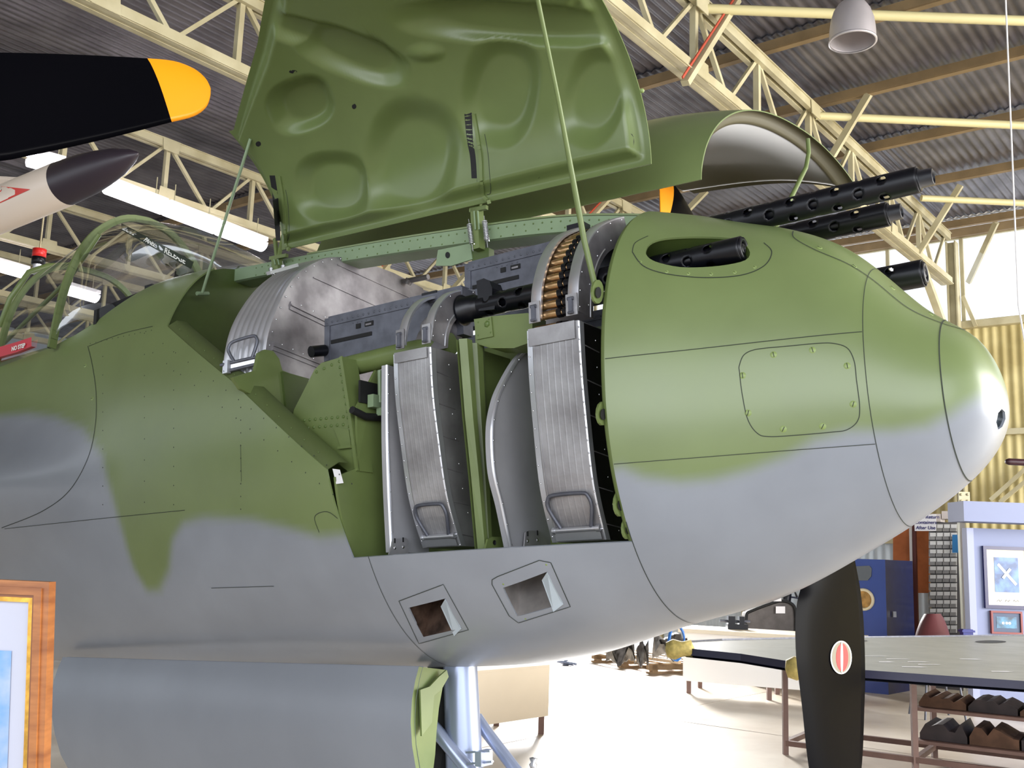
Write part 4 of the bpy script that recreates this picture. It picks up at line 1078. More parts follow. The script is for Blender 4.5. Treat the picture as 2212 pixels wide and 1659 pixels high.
def spinner(hub):
    mb = MB(); mb.lathe(hub-nv*.12, nv, [(0, .24), (.1, .235), (.25, .19), (.38, .11), (.45, .03), (.46, .0001)], 32); part(mb, 'spinner', PBLK)
    mb = MB(); mb.lathe(hub-nv*.13, -nv, [(0, .26), (.3, .36), (1.0, .46), (2.2, .45), (3.2, .35), (3.25, .0001)], 40); o = part(mb, 'engine_nacelle', CAMO)
    at = o.data.attributes.new('camo', 'FLOAT', 'POINT'); at.data.foreach_set('value', [1. if (v.co-hub).dot(vv) > -.1 else 0. for v in o.data.vertices])
spinner(hubS)
# hanging blade, port propeller
ap2 = -.386
le = [(1762, 1120), (1762, 1180), (1755, 1260), (1745, 1300), (1740, 1350), (1741, 1420), (1747, 1480), (1753, 1540), (1760, 1620), (1768, 1680), (1780, 1720), (1800, 1745)]
re = [(1815, 1120), (1818, 1180), (1830, 1240), (1838, 1280), (1845, 1340), (1849, 1420), (1850, 1480), (1849, 1540), (1847, 1620), (1842, 1680), (1830, 1720), (1804, 1745)]
le = sp2(le, 3); re = sp2(re, 3)
ed2 = [(onA(a[0], a[1], ap2), onA(b[0], b[1], ap2)) for a, b in zip(le, re)]
c1 = (ed2[-1][0]+ed2[-1][1])/2; hubP = c1+vv*1.70; hubP = AC(ap2, W_(c1)+.0, H_(hubP))
pr2 = (ed2[0][0]-ed2[0][1]).normalized(); ed2 = [(hubP+pr2*.06, hubP-pr2*.06), (hubP-vv*.25+pr2*.065, hubP-vv*.25-pr2*.065)]+ed2
b2 = blade(ed2, ap2, len(ed2)-6, tw=.12, parent=PLANE); b2['label'] = 'black blade hanging down with red oval emblem'
rot_blade(b2, hubP, math.radians(120), 'blade hidden behind the nose')
rot_blade(b2, hubP, math.radians(-120), 'blade whose yellow tip shows under the far door')
spinner(hubP)
# oval emblem
def oval(cx_, cy_, rx, ry, off, nm, m_, par):
    mb = MB(); X_ = [(cx_+rx*math.cos(k*math.pi/16), cy_+ry*math.sin(k*math.pi/16)) for k in range(32)]; P_ = [onA(x, y, ap2)+nv*(off-.026+.0225+.078*((x-1741)/108-.5)) for x, y in X_]
    mb.prism(P_, nv*.0008); return part(mb, nm, m_, par)
ov = oval(1804, 1420, 17.5, 36, .026, 'oval_emblem', WHITEP, PLANE)
oval(1804, 1420, 15.5, 33, .027, 'emblem_field', mat('khaki_emblem', (120, 112, 96), rough=.5), ov)
oval(1805, 1420, 10, 30, .028, 'emblem_red', mat('emblem_red', (200, 30, 40), rough=.45), ov)
oval(1804, 1420, 2.2, 35, .029, 'emblem_blade', mat('emblem_grey', (170, 170, 172), rough=.4), ov)
# ------------------------------------------------------------ nose gear
gdo = [(905, 1440), (897, 1470), (890, 1510), (887, 1560), (890, 1610), (900, 1670), (915, 1730), (945, 1800), (985, 1860)]
P0 = [onA(x, y, -.80) for x, y in gdo]; rows = []
for i in range(30):
    t = i/29; dip = -.02*math.sin(min(t*6, 1)*math.pi/2)*0
    rows.append([p-nv*1.95*t+vv*(.012*math.sin(t*9)*0)-sv*.06*t*t for p in P0])
mb = MB(); mb.grid(rows, flip=True); mb.grid([[p-sv*.02 for p in r] for r in rows]); gdr = part(mb, 'nose_gear_door', mat('grey_paint', GREY, rough=.36, noise=.06, nscale=4))
gi = [(962, 1447), (957, 1480), (948, 1530), (943, 1580), (940, 1630), (935, 1670), (930, 1730), (950, 1790), (985, 1850)]
mb = MB(); Pi = [onA(x, y, -.81) for x, y in gi]; mb.grid([[p for p in P0], Pi], smooth=False); mb.grid([Pi, [p-nv*.12 for p in Pi]]); part(mb, 'door_end_rib', INGREEN, gdr)
mb = MB(); mb.prism([onA(x, y, -.79) for x, y in [(905, 1490), (925, 1483), (945, 1462), (962, 1447), (966, 1462), (950, 1490), (935, 1502), (930, 1560), (908, 1590)]], nv*.006); part(mb, 'door_bracket', INGREEN, gdr)
sA = AC(-.84, 0, -.60); sB = AC(-.80, 0, -1.65)
mb = MB(); mb.lathe(sA, (sB-sA), [(0, .052), (.1, .055), (.5, .060), (.62, .063), (.64, .048), (.66, .034), (1.05, .034)], 28); part(mb, 'nose_gear_strut', STEELGREY)
mb = MB(); mb.tube([onW(915, 1545, .08), onW(1020, 1672, .04), onW(1060, 1720, .02)], .022, 12); part(mb, 'drag_link', STEELGREY)
mb = MB(); mb.tube([onW(1030, 1550, -.08), onW(1050, 1580, -.08), onW(1115, 1665, -.08), onW(1160, 1720, -.08)], .02, 12); part(mb, 'drag_link', STEELGREY)
mb = MB(); c = onW(1045, 1637, .05); mb.box(c, nv*.012, sv*.03, vv*.022); mb.beam(onW(1008, 1625, .06), onW(1060, 1622, .06), .012, .006, vv); mb.beam(onW(1010, 1650, .06), onW(1064, 1645, .06), .012, .006, vv); part(mb, 'strut_clamp', STEELGREY)
mb = MB(); mb.prism([AC(-.86, -.03, -.62), AC(-.93, .04, -.64), AC(-.93, .04, -1.2), AC(-.88, -.03, -1.2)], nv*-.01); part(mb, 'gear_well_shade', DARK)  # black sheet put in for the shade inside the gear well
# nose wheel (below the frame) so that the gear stands on the floor
wz = .34; ct = sB-vv*.0; wc = Vector((ct.x, ct.y, wz)); wc = wc
mb = MB(); mb.tube([sA+(sB-sA)*.9, Vector((wc.x, wc.y, wz))], .03, 12); mb.tube([Vector((wc.x, wc.y, wz))-sv*.10, Vector((wc.x, wc.y, wz))+sv*.10], .03, 12); part(mb, 'wheel_fork', STEELGREY)
mb = MB(); mb.lathe(wc-sv*.1, sv, [(0, .2), (.0, .27), (.03, .325), (.1, .335), (.17, .325), (.2, .27), (.2, .2)], 40); part(mb, 'tyre', mat('black_rubber', (24, 24, 24), rough=.8))
mb = MB(); mb.lathe(wc-sv*.09, sv, [(0, .0001), (0, .2), (.18, .2), (.18, .0001)], 28); part(mb, 'wheel_hub', STEELGREY)
# main gear standing under the nacelles
for hub in (hubS, hubP):
    b = hub-nv*3.1; gp = Vector((b.x, b.y, .45))
    mb = MB(); mb.tube([Vector((b.x, b.y, hub.z-.4)), gp], .05, 14); part(mb, 'main_gear_strut', STEELGREY)
    mb = MB(); mb.lathe(gp-sv*.13, sv, [(0, .0001), (0, .36), (.04, .44), (.13, .45), (.22, .44), (.26, .36), (.26, .0001)], 40); part(mb, 'tyre', MATS['black_rubber'])
# ------------------------------------------------------------ hangar
q_ = Vector((.618, .786, 0)).normalized(); p_ = Vector((-q_.y, q_.x, 0)); ZV = Vector((0, 0, 1))
def QP(q, p, z): return q_*q+p_*p+ZV*z
DW = 15.1
def onWall(px, py, d=DW): return onPl(px, py, q_*d, q_)
ZB0, ZT0, ZPUR, ZRF = 5.5, 6.15, 6.30, 6.42
# floor
CONC = mat('worn_concrete', (222, 213, 198), rough=.34, spec=.6, noise=.35, nscale=.9, rgb2=(182, 168, 150), bump=.05, bscale=30, detail=8)
mb = MB(); A_q = [-12, DW+.1]; 
mb.box(QP(2, 5, -.05), q_*(14), p_*22, ZV*.05); fl = mb.build('floor', CONC); tag(fl, kind='structure')
mb = MB()
for k in range(-3, 5):
    pp = k*4.0+1.3; mb.beam(QP(-11, pp, .001), QP(DW, pp, .001), .006, .002)
for k in range(-2, 4):
    qq = k*4.2+.6; mb.beam(QP(qq, -16, .001), QP(qq, 26, .001), .006, .002)
o = mb.build('floor_joint', mat('joint_filler', (160, 148, 134), rough=.8), fl); o['kind'] = 'stuff'
# roof: corrugated sheets in strips between purlins
SHEET = mat('weathered_corrugated_iron', (116, 113, 119), rough=.36, metal=.5, noise=.3, nscale=2.2, rgb2=(88, 85, 92))
ceil = thing('ceiling', None, None, loc=QP(5, 5, ZRF)); ceil['kind'] = 'structure'
def corr(q0, q1, p0, p1, z0, z1, name, m_, parent, pitch=.10, amp=.011):
    n_ = int((p1-p0)/pitch)*6; rows = []
    for (qq, zz) in ((q0, z0), (q1, z1)):
        rows.append([QP(qq, p0+(p1-p0)*i/n_, zz+amp*math.sin(2*math.pi*(p0+(p1-p0)*i/n_)/pitch)) for i in range(n_+1)])
    mb = MB(); mb.grid(rows, smooth=True, flip=True); return mb.build(name, m_, parent)
pur_q = [1.0, 3.2, 4.9, 6.6, 8.3, 10.0, 11.7, 13.4, 14.9]
pqs = []
for (x, y) in [(1790, 73), (1877, 203), (2093, 280), (2012, 398), (2046, 493), (2046, 554)]:
    P = onZ(x, y, ZPUR); pqs.append(P.dot(q_))
print('purlin q', [round(v, 2) for v in pqs])
edges = [-9.0, -4.5, -.5]+[1.2]
for v in sorted(pqs): edges.append(v)
edges = sorted(set([round(e, 2) for e in edges]))
edges = [e for e in edges if e < DW-.3]+[DW+.3]
SKY_SHEET = bpy.data.materials.new('translucent_roof_sheet'); SKY_SHEET.use_nodes = True
nt = SKY_SHEET.node_tree; nt.nodes.remove(nt.nodes['Principled BSDF']); tl = nt.nodes.new('ShaderNodeBsdfTranslucent'); tl.inputs[0].default_value = (.26, .26, .27, 1)
df = nt.nodes.new('ShaderNodeBsdfDiffuse'); df.inputs[0].default_value = (.5, .5, .5, 1); ad = nt.nodes.new('ShaderNodeAddShader'); nt.links.new(tl.outputs[0], ad.inputs[0]); nt.links.new(df.outputs[0], ad.inputs[1]); nt.links.new(ad.outputs[0], nt.nodes['Material Output'].inputs[0])
for i in range(len(edges)-1):
    if i >= len(edges)-2:
        corr(edges[i]-.06, edges[i+1]+.06, -9, 6.2, ZRF+.012*(i % 2), ZRF+.012*(i % 2)+.008, 'rooflight_sheet', SKY_SHEET, ceil); corr(edges[i]-.06, edges[i+1]+.06, 6.2, 24, ZRF+.012*(i % 2), ZRF+.012*(i % 2)+.008, 'roof_sheet', SHEET, ceil); continue
    corr(edges[i]-.06, edges[i+1]+.06, -9, 24, ZRF+.012*(i % 2), ZRF+.012*(i % 2)+.008, 'roof_sheet', SHEET, ceil)
for e in edges:
    mb = MB(); mb.beam(QP(min(e, DW), -9, ZPUR+.05), QP(min(e, DW), 24, ZPUR+.05), .045, .09); mb.beam(QP(min(e, DW)+.02, -9, ZPUR+.0), QP(min(e, DW)+.02, 24, ZPUR+.0), .07, .008); part(mb, 'purlin', BROWNST, ceil)
# lattice rafters
TRP = [.55, 3.78, 6.95, 10.35, 13.6, 16.9, 20.2]
LAB = ['cream lattice roof truss nearest the camera overhead', 'cream lattice roof truss crossing the upper right above the gun barrels', 'cream lattice roof truss behind the black blade and the open door', 'cream lattice roof truss beyond the long row of tubes', 'brightly lit lattice roof truss seen past the canopy', 'faint far lattice truss at left behind the canopy', 'farthest lattice truss at left']
PIP = mat('cream_pipe', (200, 190, 142), rough=.45)
for ti, tp in enumerate(TRP):
    T = thing('roof_truss', LAB[ti], 'roof truss', loc=QP(6, tp, ZB0), group=None)
    qa, qb = -8.5, DW-.5
    for z, nm in ((ZB0, 'bottom_chord'), (ZT0, 'top_chord')):
        mb = MB(); mb.beam(QP(qa, tp-.045, z), QP(qb, tp-.045, z), .05, .10); mb.beam(QP(qa, tp+.045, z), QP(qb, tp+.045, z), .05, .10); mb.beam(QP(qa, tp, z+.04*(1 if z > 6 else -1)), QP(qb, tp, z+.04*(1 if z > 6 else -1)), .17, .012); part(mb, nm, CREAM, T)
    st = .62; n_ = int((qb-qa)/st)
    if ti == 1: base = onZ(1475, 168, ZB0).dot(q_)
    else: base = 8.0+.3*ti
    k0 = int((qa-base)/(2*st)); k = k0
    while base+k*2*st < qb-.7:
        qq = base+k*2*st; k += 1
        if qq < .5 and ti > 0: continue
        vis = True
        mb = MB(); mb.beam(QP(qq, tp, ZB0), QP(qq, tp, ZT0), .055, .05, q_); part(mb, 'web_post', CREAM, T)
        mb = MB(); mb.beam(QP(qq+.02, tp, ZT0), QP(qq+st, tp, ZB0), .04, .04, p_); part(mb, 'web_diagonal', CREAM, T)
        mb = MB(); mb.beam(QP(qq+st, tp, ZB0), QP(qq+2*st-.02, tp, ZT0), .035, .035, p_); part(mb, 'web_diagonal', CREAM, T)
        if k % 2:
            mb = MB(); mb.prism([QP(qq-.12, tp-.075, ZB0-.05), QP(qq+.12, tp-.075, ZB0-.05), QP(qq+.10, tp-.075, ZB0+.10), QP(qq-.10, tp-.075, ZB0+.10)], -p_*.008); g_ = part(mb, 'gusset', CREAM, T)
            mb = MB(); mb.prism([QP(qq-.12, tp-.075, ZT0+.05), QP(qq+.12, tp-.075, ZT0+.05), QP(qq+.10, tp-.075, ZT0-.10), QP(qq-.10, tp-.075, ZT0-.10)], -p_*.008); part(mb, 'gusset', CREAM, T)
    # knee and column at the far wall
    mb = MB(); mb.beam(QP(qb-1.3, tp, ZB0), QP(DW-.15, tp, ZB0-1.1), .09, .09, p_); part(mb, 'knee_brace', CREAM, T)
    mb = MB(); mb.beam(QP(DW-.2, tp-.06, 0), QP(DW-.2, tp-.06, ZT0), .02, .16, q_); mb.beam(QP(DW-.2, tp+.06, 0), QP(DW-.2, tp+.06, ZT0), .02, .16, q_); mb.beam(QP(DW-.2, tp, 0), QP(DW-.2, tp, ZT0), .12, .012, q_); part(mb, 'column', CREAM, T)
    # fly braces rising from the bottom chord to the purlins
    fbl = []
    if ti == 1:
        for (x0, y0, x1, y1) in ((1480, 180, 1592, 0), (1798, 336, 1877, 203), (1985, 545, 2075, 400), (2092, 610, 2152, 480)): fbl.append((onPl(x0, y0, p_*(tp-.06), p_), onZ(x1, y1, ZPUR)))
    elif ti in (2, 3):
        for e in edges[5:8]: fbl.append((QP(e+.1, tp-.05, ZB0), QP(e+.1, tp-1.05, ZPUR-.02)))
    for k_, (A0, A1) in enumerate(fbl):
        mb = MB(); mb.beam(A0, A1, .07, .05, q_); fb = part(mb, 'fly_brace', CREAM, T)
        if k_ == 0:
            d_ = (A1-A0).normalized(); m2_ = MB(); m2_.beam(A0-q_*.045+ZV*.03, A1-q_*.045, .012, .02, q_); part(m2_, 'red_conduit', mat('red_oxide', (176, 70, 46), rough=.6), fb)
# horizontal tie pipes running toward the right
for (x0, y0, x1, y1) in ((1497, 18, 2400, 52), (1762, 250, 2400, 280), (1990, 428, 2400, 448)):
    A0 = onZ(x0, y0, ZT0-.02); A1 = onZ(x1, y1, ZT0-.02); mb = MB(); mb.tube([A0, A1], .042, 10); part(mb, 'tie_pipe', PIP, ceil)
# far wall -----------------------------------------------------------------
CLAD = mat('cream_cladding', (196, 182, 128), rough=.5, noise=.2, nscale=2, rgb2=(170, 154, 100))
PALEC = mat('pale_blue_cladding', (196, 206, 214), rough=.5, noise=.1, nscale=3)
wl = thing('wall_back', None, None, loc=QP(DW, 5, 0)); wl['kind'] = 'structure'
def vcorr(p0, p1, z0, z1, nm, m_, q0=DW, pitch=.12, amp=.012):
    n_ = int((p1-p0)/pitch)*6; rows = []
    for zz in (z0, z1): rows.append([QP(q0+amp*math.sin(2*math.pi*(p0+(p1-p0)*i/n_)/pitch), p0+(p1-p0)*i/n_, zz) for i in range(n_+1)])
    mb = MB(); mb.grid(rows, smooth=True); return mb.build(nm, m_, wl)
WZ0 = 4.95
for k in range(9): vcorr(-10.1+k*1.6, -10.1+(k+1)*1.6+.02, 0, WZ0, 'cladding_sheet', CLAD)
DP0, DP1, DZ = 8.6, 14.2, 4.4
for (a, b) in ((4.3, 5.2), (5.2, 6.2), (6.2, 7.4), (7.4, DP0), (DP1, 15.8), (15.8, 17.4), (17.4, 19.0), (19.0, 20.6), (20.6, 22.2), (22.2, 24.0)): vcorr(a, b+.02, 0, WZ0, 'cladding_sheet', PALEC)
for k in range(4): vcorr(DP0+k*1.4, DP0+(k+1)*1.4+.02, DZ, WZ0, 'cladding_sheet', PALEC)
for (a, b) in ((QP(DW, DP0, 0), QP(DW, DP0, DZ)), (QP(DW, DP1, 0), QP(DW, DP1, DZ)), (QP(DW, DP0, DZ), QP(DW, DP1, DZ))):
    mb = MB(); mb.beam(a, b, .14, .1, q_); part(mb, 'door_opening_trim', CREAM, wl)
mb = MB(); mb.beam(QP(DW-.05, -9, WZ0), QP(DW-.05, 24, WZ0), .12, .10); part(mb, 'window_sill_rail', CREAM, wl)
mb = MB(); mb.beam(QP(DW-.05, -9, ZRF-.1), QP(DW-.05, 24, ZRF-.1), .1, .12); part(mb, 'eaves_rail', BROWNST, wl)
for zz in (3.4, 1.9):
    for (a, b) in ((-9, DP0), (DP1, 24)):
        mb = MB(); mb.beam(QP(DW-.1, a, zz), QP(DW-.1, b, zz), .08, .08); part(mb, 'girt', CREAM, wl)
WG = mat('window_glass', (240, 245, 250), rough=.05, alpha=.12)
k = 0
pp = -8.9
while pp < 24:
    k += 1; wn = thing('window_%d' % k, None, None, loc=QP(DW, pp+1, WZ0)); wn['kind'] = 'structure'
    mb = MB(); 
    for a, b in (((pp, WZ0+.05), (pp+2.1, WZ0+.05)), ((pp, ZRF-.15), (pp+2.1, ZRF-.15)), ((pp, WZ0+.05), (pp, ZRF-.15)), ((pp+1.05, WZ0+.05), (pp+1.05, ZRF-.15))): mb.beam(QP(DW, a[0], a[1]), QP(DW, b[0], b[1]), .05, .05, q_)
    part(mb, 'window_frame', CREAM, wn)
    for j in range(2):
        mb = MB(); mb.box(QP(DW+.0, pp+.525+1.05*j, (WZ0+ZRF)/2-.05), q_*.003, p_*.5, ZV*((ZRF-WZ0)/2-.1)); part(mb, 'pane', WG, wn)
    pp += 2.1
# bracing on the cream cladding at right
for (x0, y0, x1, y1) in ((2140, 1080, 2230, 1000), (2160, 1085, 2240, 1020), (2108, 705, 2080, 640)):
    mb = MB(); mb.beam(onWall(x0, y0, DW-.15), onWall(x1, y1, DW-.15), .05, .05, q_); part(mb, 'wall_brace', CREAM, wl)
# left side wall of the hangar (far end) and rear side walls keep the daylight to the open front
wL = thing('wall_left', None, None, loc=QP(5, 24, 0)); wL['kind'] = 'structure'
n_ = 400; mb = MB(); mb.grid([[QP(-12+(DW+12)*i/n_, 24+.012*math.sin(i*1.2), z) for i in range(n_+1)] for z in (0, 6.45)]); part(mb, 'cladding_sheet', PALEC, wL)
# ------------------------------------------------------------ lamps
TUBE = mat('lit_fluorescent_tube', (255, 250, 255), emit=9.)
WHT = mat('white_enamel', (232, 230, 232), rough=.4)
def batten(A0, A1, label, n_t):
    d = (A1-A0); L = d.length; d.normalize(); x = d.cross(ZV).normalized()
    T = thing('fluorescent_lamp', label, 'lamp', loc=(A0+A1)/2, group=None)
    mb = MB(); mb.box((A0+A1)/2+ZV*.05, d*(L/2), x*.09, ZV*.025); part(mb, 'lamp_body', WHT, T)
    mb = MB(); n9 = 10; mb.grid([[e_+x*.10*math.cos(math.pi*k/n9)-ZV*.10*math.sin(math.pi*k/n9) for k in range(n9+1)] for e_ in (A0+d*.01, A1-d*.01)])
    for e_ in (A0+d*.01, A1-d*.01): mb.add([e_+x*.10*math.cos(math.pi*k/n9)-ZV*.10*math.sin(math.pi*k/n9) for k in range(n9+1)], [tuple(range(n9+1))])
    part(mb, 'tube_bloom', TUBE, T)  # glowing half round, widened to the size of the tubes' bloom
    for t in (.15, .85):
        mb = MB(); mb.tube([lerp(A0, A1, t)+ZV*.07, Vector((lerp(A0, A1, t).x, lerp(A0, A1, t).y, ZB0+.0))], .006, 6); part(mb, 'hanger', CREAM, T)
Ba, Bb = onZ(228, 398, 5.2), onZ(570, 528, 5.2); nb = 3
bl = ['lit tube lamp nearest the wingtip tank', 'lit tube lamp in the middle of the row above the canopy', 'lit tube lamp at the door end of the row']
for k in range(nb):
    batten(lerp(Ba, Bb, k/nb+.008), lerp(Ba, Bb, (k+1)/nb-.008), bl[k], 2)
batten(onZ(60, 338, 5.2), onZ(135, 358, 5.2), 'short lit lamp under the lower edge of the black blade', 2)
batten(onZ(-60, 555, 5.2), onZ(56, 588, 5.2), 'lit lamp at the left edge above the canopy', 2)
batten(onZ(145, 622, 5.0), onZ(208, 640, 5.0), 'added lamp standing for a reflection in the canopy glass', 2)  # lamp added in place of a tube's reflection on the glass
# dome lamp
dc = onY(1842, 90, 7.0); mt = .104/2200*0
R_ = 52*7.05/2200
LS = mat('spun_aluminium_shade', (196, 190, 192), rough=.36, metal=.5, noise=.1, nscale=4)
D = thing('high_bay_lamp', 'round spun metal high bay lamp hanging in the upper right', 'lamp', loc=dc+ZV*.2)
pf = [(0, R_), (.03, R_*1.0), (.10, R_*.985), (.17, R_*.93), (.24, R_*.80), (.29, R_*.62), (.315, R_*.45), (.32, R_*.30)]
mb = MB(); mb.lathe(dc, ZV, pf, 40); mb.lathe(dc, ZV, [(z, r-.006) for z, r in pf[::-1]], 40); part(mb, 'shade', LS, D)
mb = MB(); mb.lathe(dc, ZV, [(-.006, R_-.008), (-.006, R_+.006), (.008, R_+.006), (.008, R_-.008)], 40); part(mb, 'shade_rim', LS, D)
mb = MB(); mb.lathe(dc+ZV*.30, ZV, [(0, .055), (.12, .055), (.14, .07), (.3, .07), (.31, .0001)], 20); part(mb, 'ballast_housing', LS, D)
mb = MB(); mb.lathe(dc+ZV*.14, ZV, [(0, .0001), (.01, .03), (.05, .04), (.12, .03), (.17, .02)], 16); part(mb, 'bulb', mat('frosted_bulb', (225, 225, 225), rough=.3), D)
mb = MB(); mb.tube([dc+ZV*.6, Vector((dc.x, dc.y, ZPUR))], .008, 6); part(mb, 'hanging_rod', CREAM, D)
# wire
mb = MB(); w0 = onY(2169, -80, 6.5); w1 = onY(2200, 660, 6.5); w0.z = ZPUR; w1 = Vector((w1.x, w1.y, 0)); w0 = onY(2169, -80, 6.5)
mb.tube([w0+(w0-onY(2200, 660, 6.5))*.35, w0, onY(2200, 660, 6.5), onY(2216, 1050, 6.5)+Vector((.3, 0, -1.2))], .0055, 6); o = mb.build('hanging_cable', WHT); tag(o, 'thin pale cable hanging down the upper right edge', 'cable')
# beacon
bc = onY(84, 556, 10.5); B_ = thing('warning_beacon', 'red and black beacon hanging above the canopy at left', 'beacon', loc=bc)
mb = MB(); mb.lathe(bc+ZV*.0, ZV, [(.0, .0001), (0, .07), (.09, .07), (.09, .0001)], 16); part(mb, 'red_cover', mat('red_plastic', (206, 40, 36), rough=.35), B_)
mb = MB(); mb.lathe(bc-ZV*.08, ZV, [(.0, .0001), (0, .07), (.08, .07), (.08, .0001)], 16); part(mb, 'black_collar', GUNBLK, B_)
mb = MB(); mb.lathe(bc-ZV*.19, ZV, [(.0, .0001), (0, .04), (.11, .05)], 16); part(mb, 'clear_lens', ALUB, B_)
mb = MB(); mb.tube([bc+ZV*.09, Vector((bc.x, bc.y, ZB0))], .01, 6); part(mb, 'hanging_rod', CREAM, B_)
# ------------------------------------------------------------ tip tank of the aircraft behind
TT = thing('jet_wingtip_tank', 'white wingtip tank with a dark pointed nose and red stripe, upper left', 'aircraft', loc=onY(210, 370, 9.0))
n1 = onY(299, 331, 8.6); bk = onY(140, 396, 9.0); axd = (n1-bk); Lt = axd.length; axd.normalize()
pf = [(0, .0001), (-.01, .02), (-.08, .062), (-.25, .125), (-.45, .165), (-.62, .19), (-Lt, .205)]
mb = MB(); mb.lathe(n1, axd, pf, 36); part(mb, 'dark_nose_cone', mat('matt_dark_cone', (48, 40, 48), rough=.35), TT)
CWH = mat('ivory_aircraft_paint', (220, 205, 190), rough=.35)
mb = MB(); mb.lathe(n1-axd*Lt, axd, [(0, .206), (-.02, .208), (-1.2, .215), (-2.4, .17), (-3.2, .06), (-3.3, .0001)], 36); part(mb, 'tank_body', CWH, TT)
bq = n1-axd*Lt; sdv = axd.cross(ZV).normalized()
mb = MB(); mb.lathe(n1-axd*Lt, axd, [(0, .206), (-.02, .208), (-1.2, .215), (-2.4, .17)], 48)
bt_ = bmesh.new(); vs_ = [bt_.verts.new(v) for v in mb.v]
for f in mb.f: bt_.faces.new([vs_[i] for i in f])
TB_ = BVHTree.FromBMesh(bt_)
def thit(x, y):
    d = ray(x, y).normalized(); l, nn, i, dd = TB_.ray_cast(CAM, d)
    if l is None: l, nn, i, dd = TB_.find_nearest(onY(x, y, 9.0))
    return l-d*.006
mb = MB(); mb.grid([[thit(-60+t*125/8, 396+t*1.6) for t in range(9)], [thit(-60+t*125/8, 466-t*7.1) for t in range(9)]]); part(mb, 'red_stripe', mat('red_trim', (205, 52, 40), rough=.4), TT)
mb = MB(); mb.prism([onY(118, 392, 9.2), onY(60, 384, 9.25), onY(-260, 366, 9.5), onY(-300, 470, 9.9), onY(-40, 450, 9.7), onY(90, 420, 9.45)], ZV*-.03); part(mb, 'wing', CWH, TT)
mb = MB(); mb.tube([bq-axd*1.5+ZV*.2, Vector(((bq-axd*1.5).x, (bq-axd*1.5).y, ZB0))], .012, 6); part(mb, 'sling', GUN, TT)
# ------------------------------------------------------------ workshop corner at right
def gz(px, py, z=0): return onZ(px, py, z)
BRN = mat('brown_painted_steel', (112, 84, 74), rough=.5, noise=.2, nscale=8)
CRB = mat('cream_board', (226, 214, 192), rough=.55, noise=.05, nscale=3)
BLU = mat('blue_cabinet_paint', (34, 66, 150), rough=.3, noise=.1, nscale=5)
NAVY = mat('navy_cabinet_side', (24, 34, 84), rough=.3, noise=.2, nscale=8)
def leg(mb, p, w=.05, z1=None): 
    mb.beam(Vector((p.x, p.y, 0)), Vector((p.x, p.y, p.z if z1 is None else z1)), w, w, Vector((0, 1, 0)))
# white fronted bench
FB1 = onY(1475, 1417, 10.2); FB2 = onY(1860, 1435, 8.9)
def pl2(a, b, z): return Vector((a.x, a.y, z)), Vector((b.x, b.y, z))
ztop = .80
g0 = gz(1475, 1497); g1 = gz(1858, 1530)
dv = (g1-g0).normalized(); nb_ = Vector((-dv.y, dv.x, 0))
BN = thing('workbench', 'long bench with a white front panel and pale top under the grey wing', 'bench', loc=(g0+g1)/2)
zt1 = onPl(1475, 1365, g0, nb_).z; zt1 = max(.6, min(zt1, .95)); print('bench top', zt1, g0, g1)
mb = MB(); mb.box((g0+g1)/2+nb_*.01+ZV*((zt1+.14)/2), dv*((g1-g0).length/2), nb_*.012, ZV*((zt1-.14)/2)); part(mb, 'front_panel', mat('white_panel', (240, 238, 236), rough=.5), BN)
mb = MB(); mb.box((g0+g1)/2+nb_*.33+ZV*(zt1+.02), dv*((g1-g0).length/2+.05), nb_*.38, ZV*.022); part(mb, 'bench_top', CRB, BN)
for t in (.03, .5, .97):
    for d in (.04, .62):
        mb = MB(); leg(mb, lerp(g0, g1, t)+nb_*d+ZV*zt1); part(mb, 'leg', BRN, BN)
# beige fronted stand behind the strut
h0 = gz(1045, 1608); h1 = gz(1178, 1586)
hd_ = (h1-h0).normalized(); hn = Vector((-hd_.y, hd_.x, 0)); h0 = h1-hd_*1.15
BS = thing('display_stand', 'beige panel-fronted stand on a dark leg behind the nose strut', 'stand', loc=(h0+h1)/2)
zs = onPl(1190, 1440, h1, hn).z; zl = onPl(1190, 1545, h1, hn).z; print('stand', zs, zl)
mb = MB(); mb.box((h0+h1)/2+ZV*((zs+zl)/2), hd_*((h1-h0).length/2+.02), hn*.012, ZV*((zs-zl)/2)); part(mb, 'front_panel', mat('beige_board', (204, 190, 168), rough=.6, noise=.04, nscale=3), BS)
mb = MB(); mb.box((h0+h1)/2+hn*.3+ZV*zs, hd_*((h1-h0).length/2+.02), hn*.31, ZV*.02); part(mb, 'stand_top', MATS['beige_board'], BS)
for t in (.04, .98):
    for d in (.03, .55):
        mb = MB(); leg(mb, lerp(h0, h1, t)+hn*d+ZV*zs); part(mb, 'leg', BRN, BS)
# grey wing on trestle table
ZW = .92
wpx = [(1478, 1388), (1560, 1383), (1741, 1379), (1900, 1377), (2300, 1372), (2300, 1480), (2212, 1471), (2020, 1458), (1850, 1446), (1741, 1434), (1600, 1412), (1482, 1400)]
WG_ = thing('wing_section', 'long grey aircraft wing lying on the bench and brown table', 'wing', loc=onZ(1900, 1410, ZW))
WGM = mat('grey_wing_skin', (150, 150, 140), rough=.38, noise=.12, nscale=5)
top = [onZ(x, y, ZW) for x, y in wpx]
mb = MB(); mb.add(top, [tuple(range(len(top)))[::-1]]); part(mb, 'upper_skin', WGM, WG_)
mb = MB(); 
for i in range(4, 12):
    a, b = top[i], top[(i+1) % 12]
for seg in ([5, 6, 7, 8, 9, 10, 11, 0],):
    P_ = [top[i] for i in seg]; mb.grid([P_, [p-ZV*.045 for p in P_]], smooth=False); mb.grid([[p-ZV*.045 for p in P_], [p-ZV*.07+Vector((0, .15, 0)) for p in P_]], smooth=False)
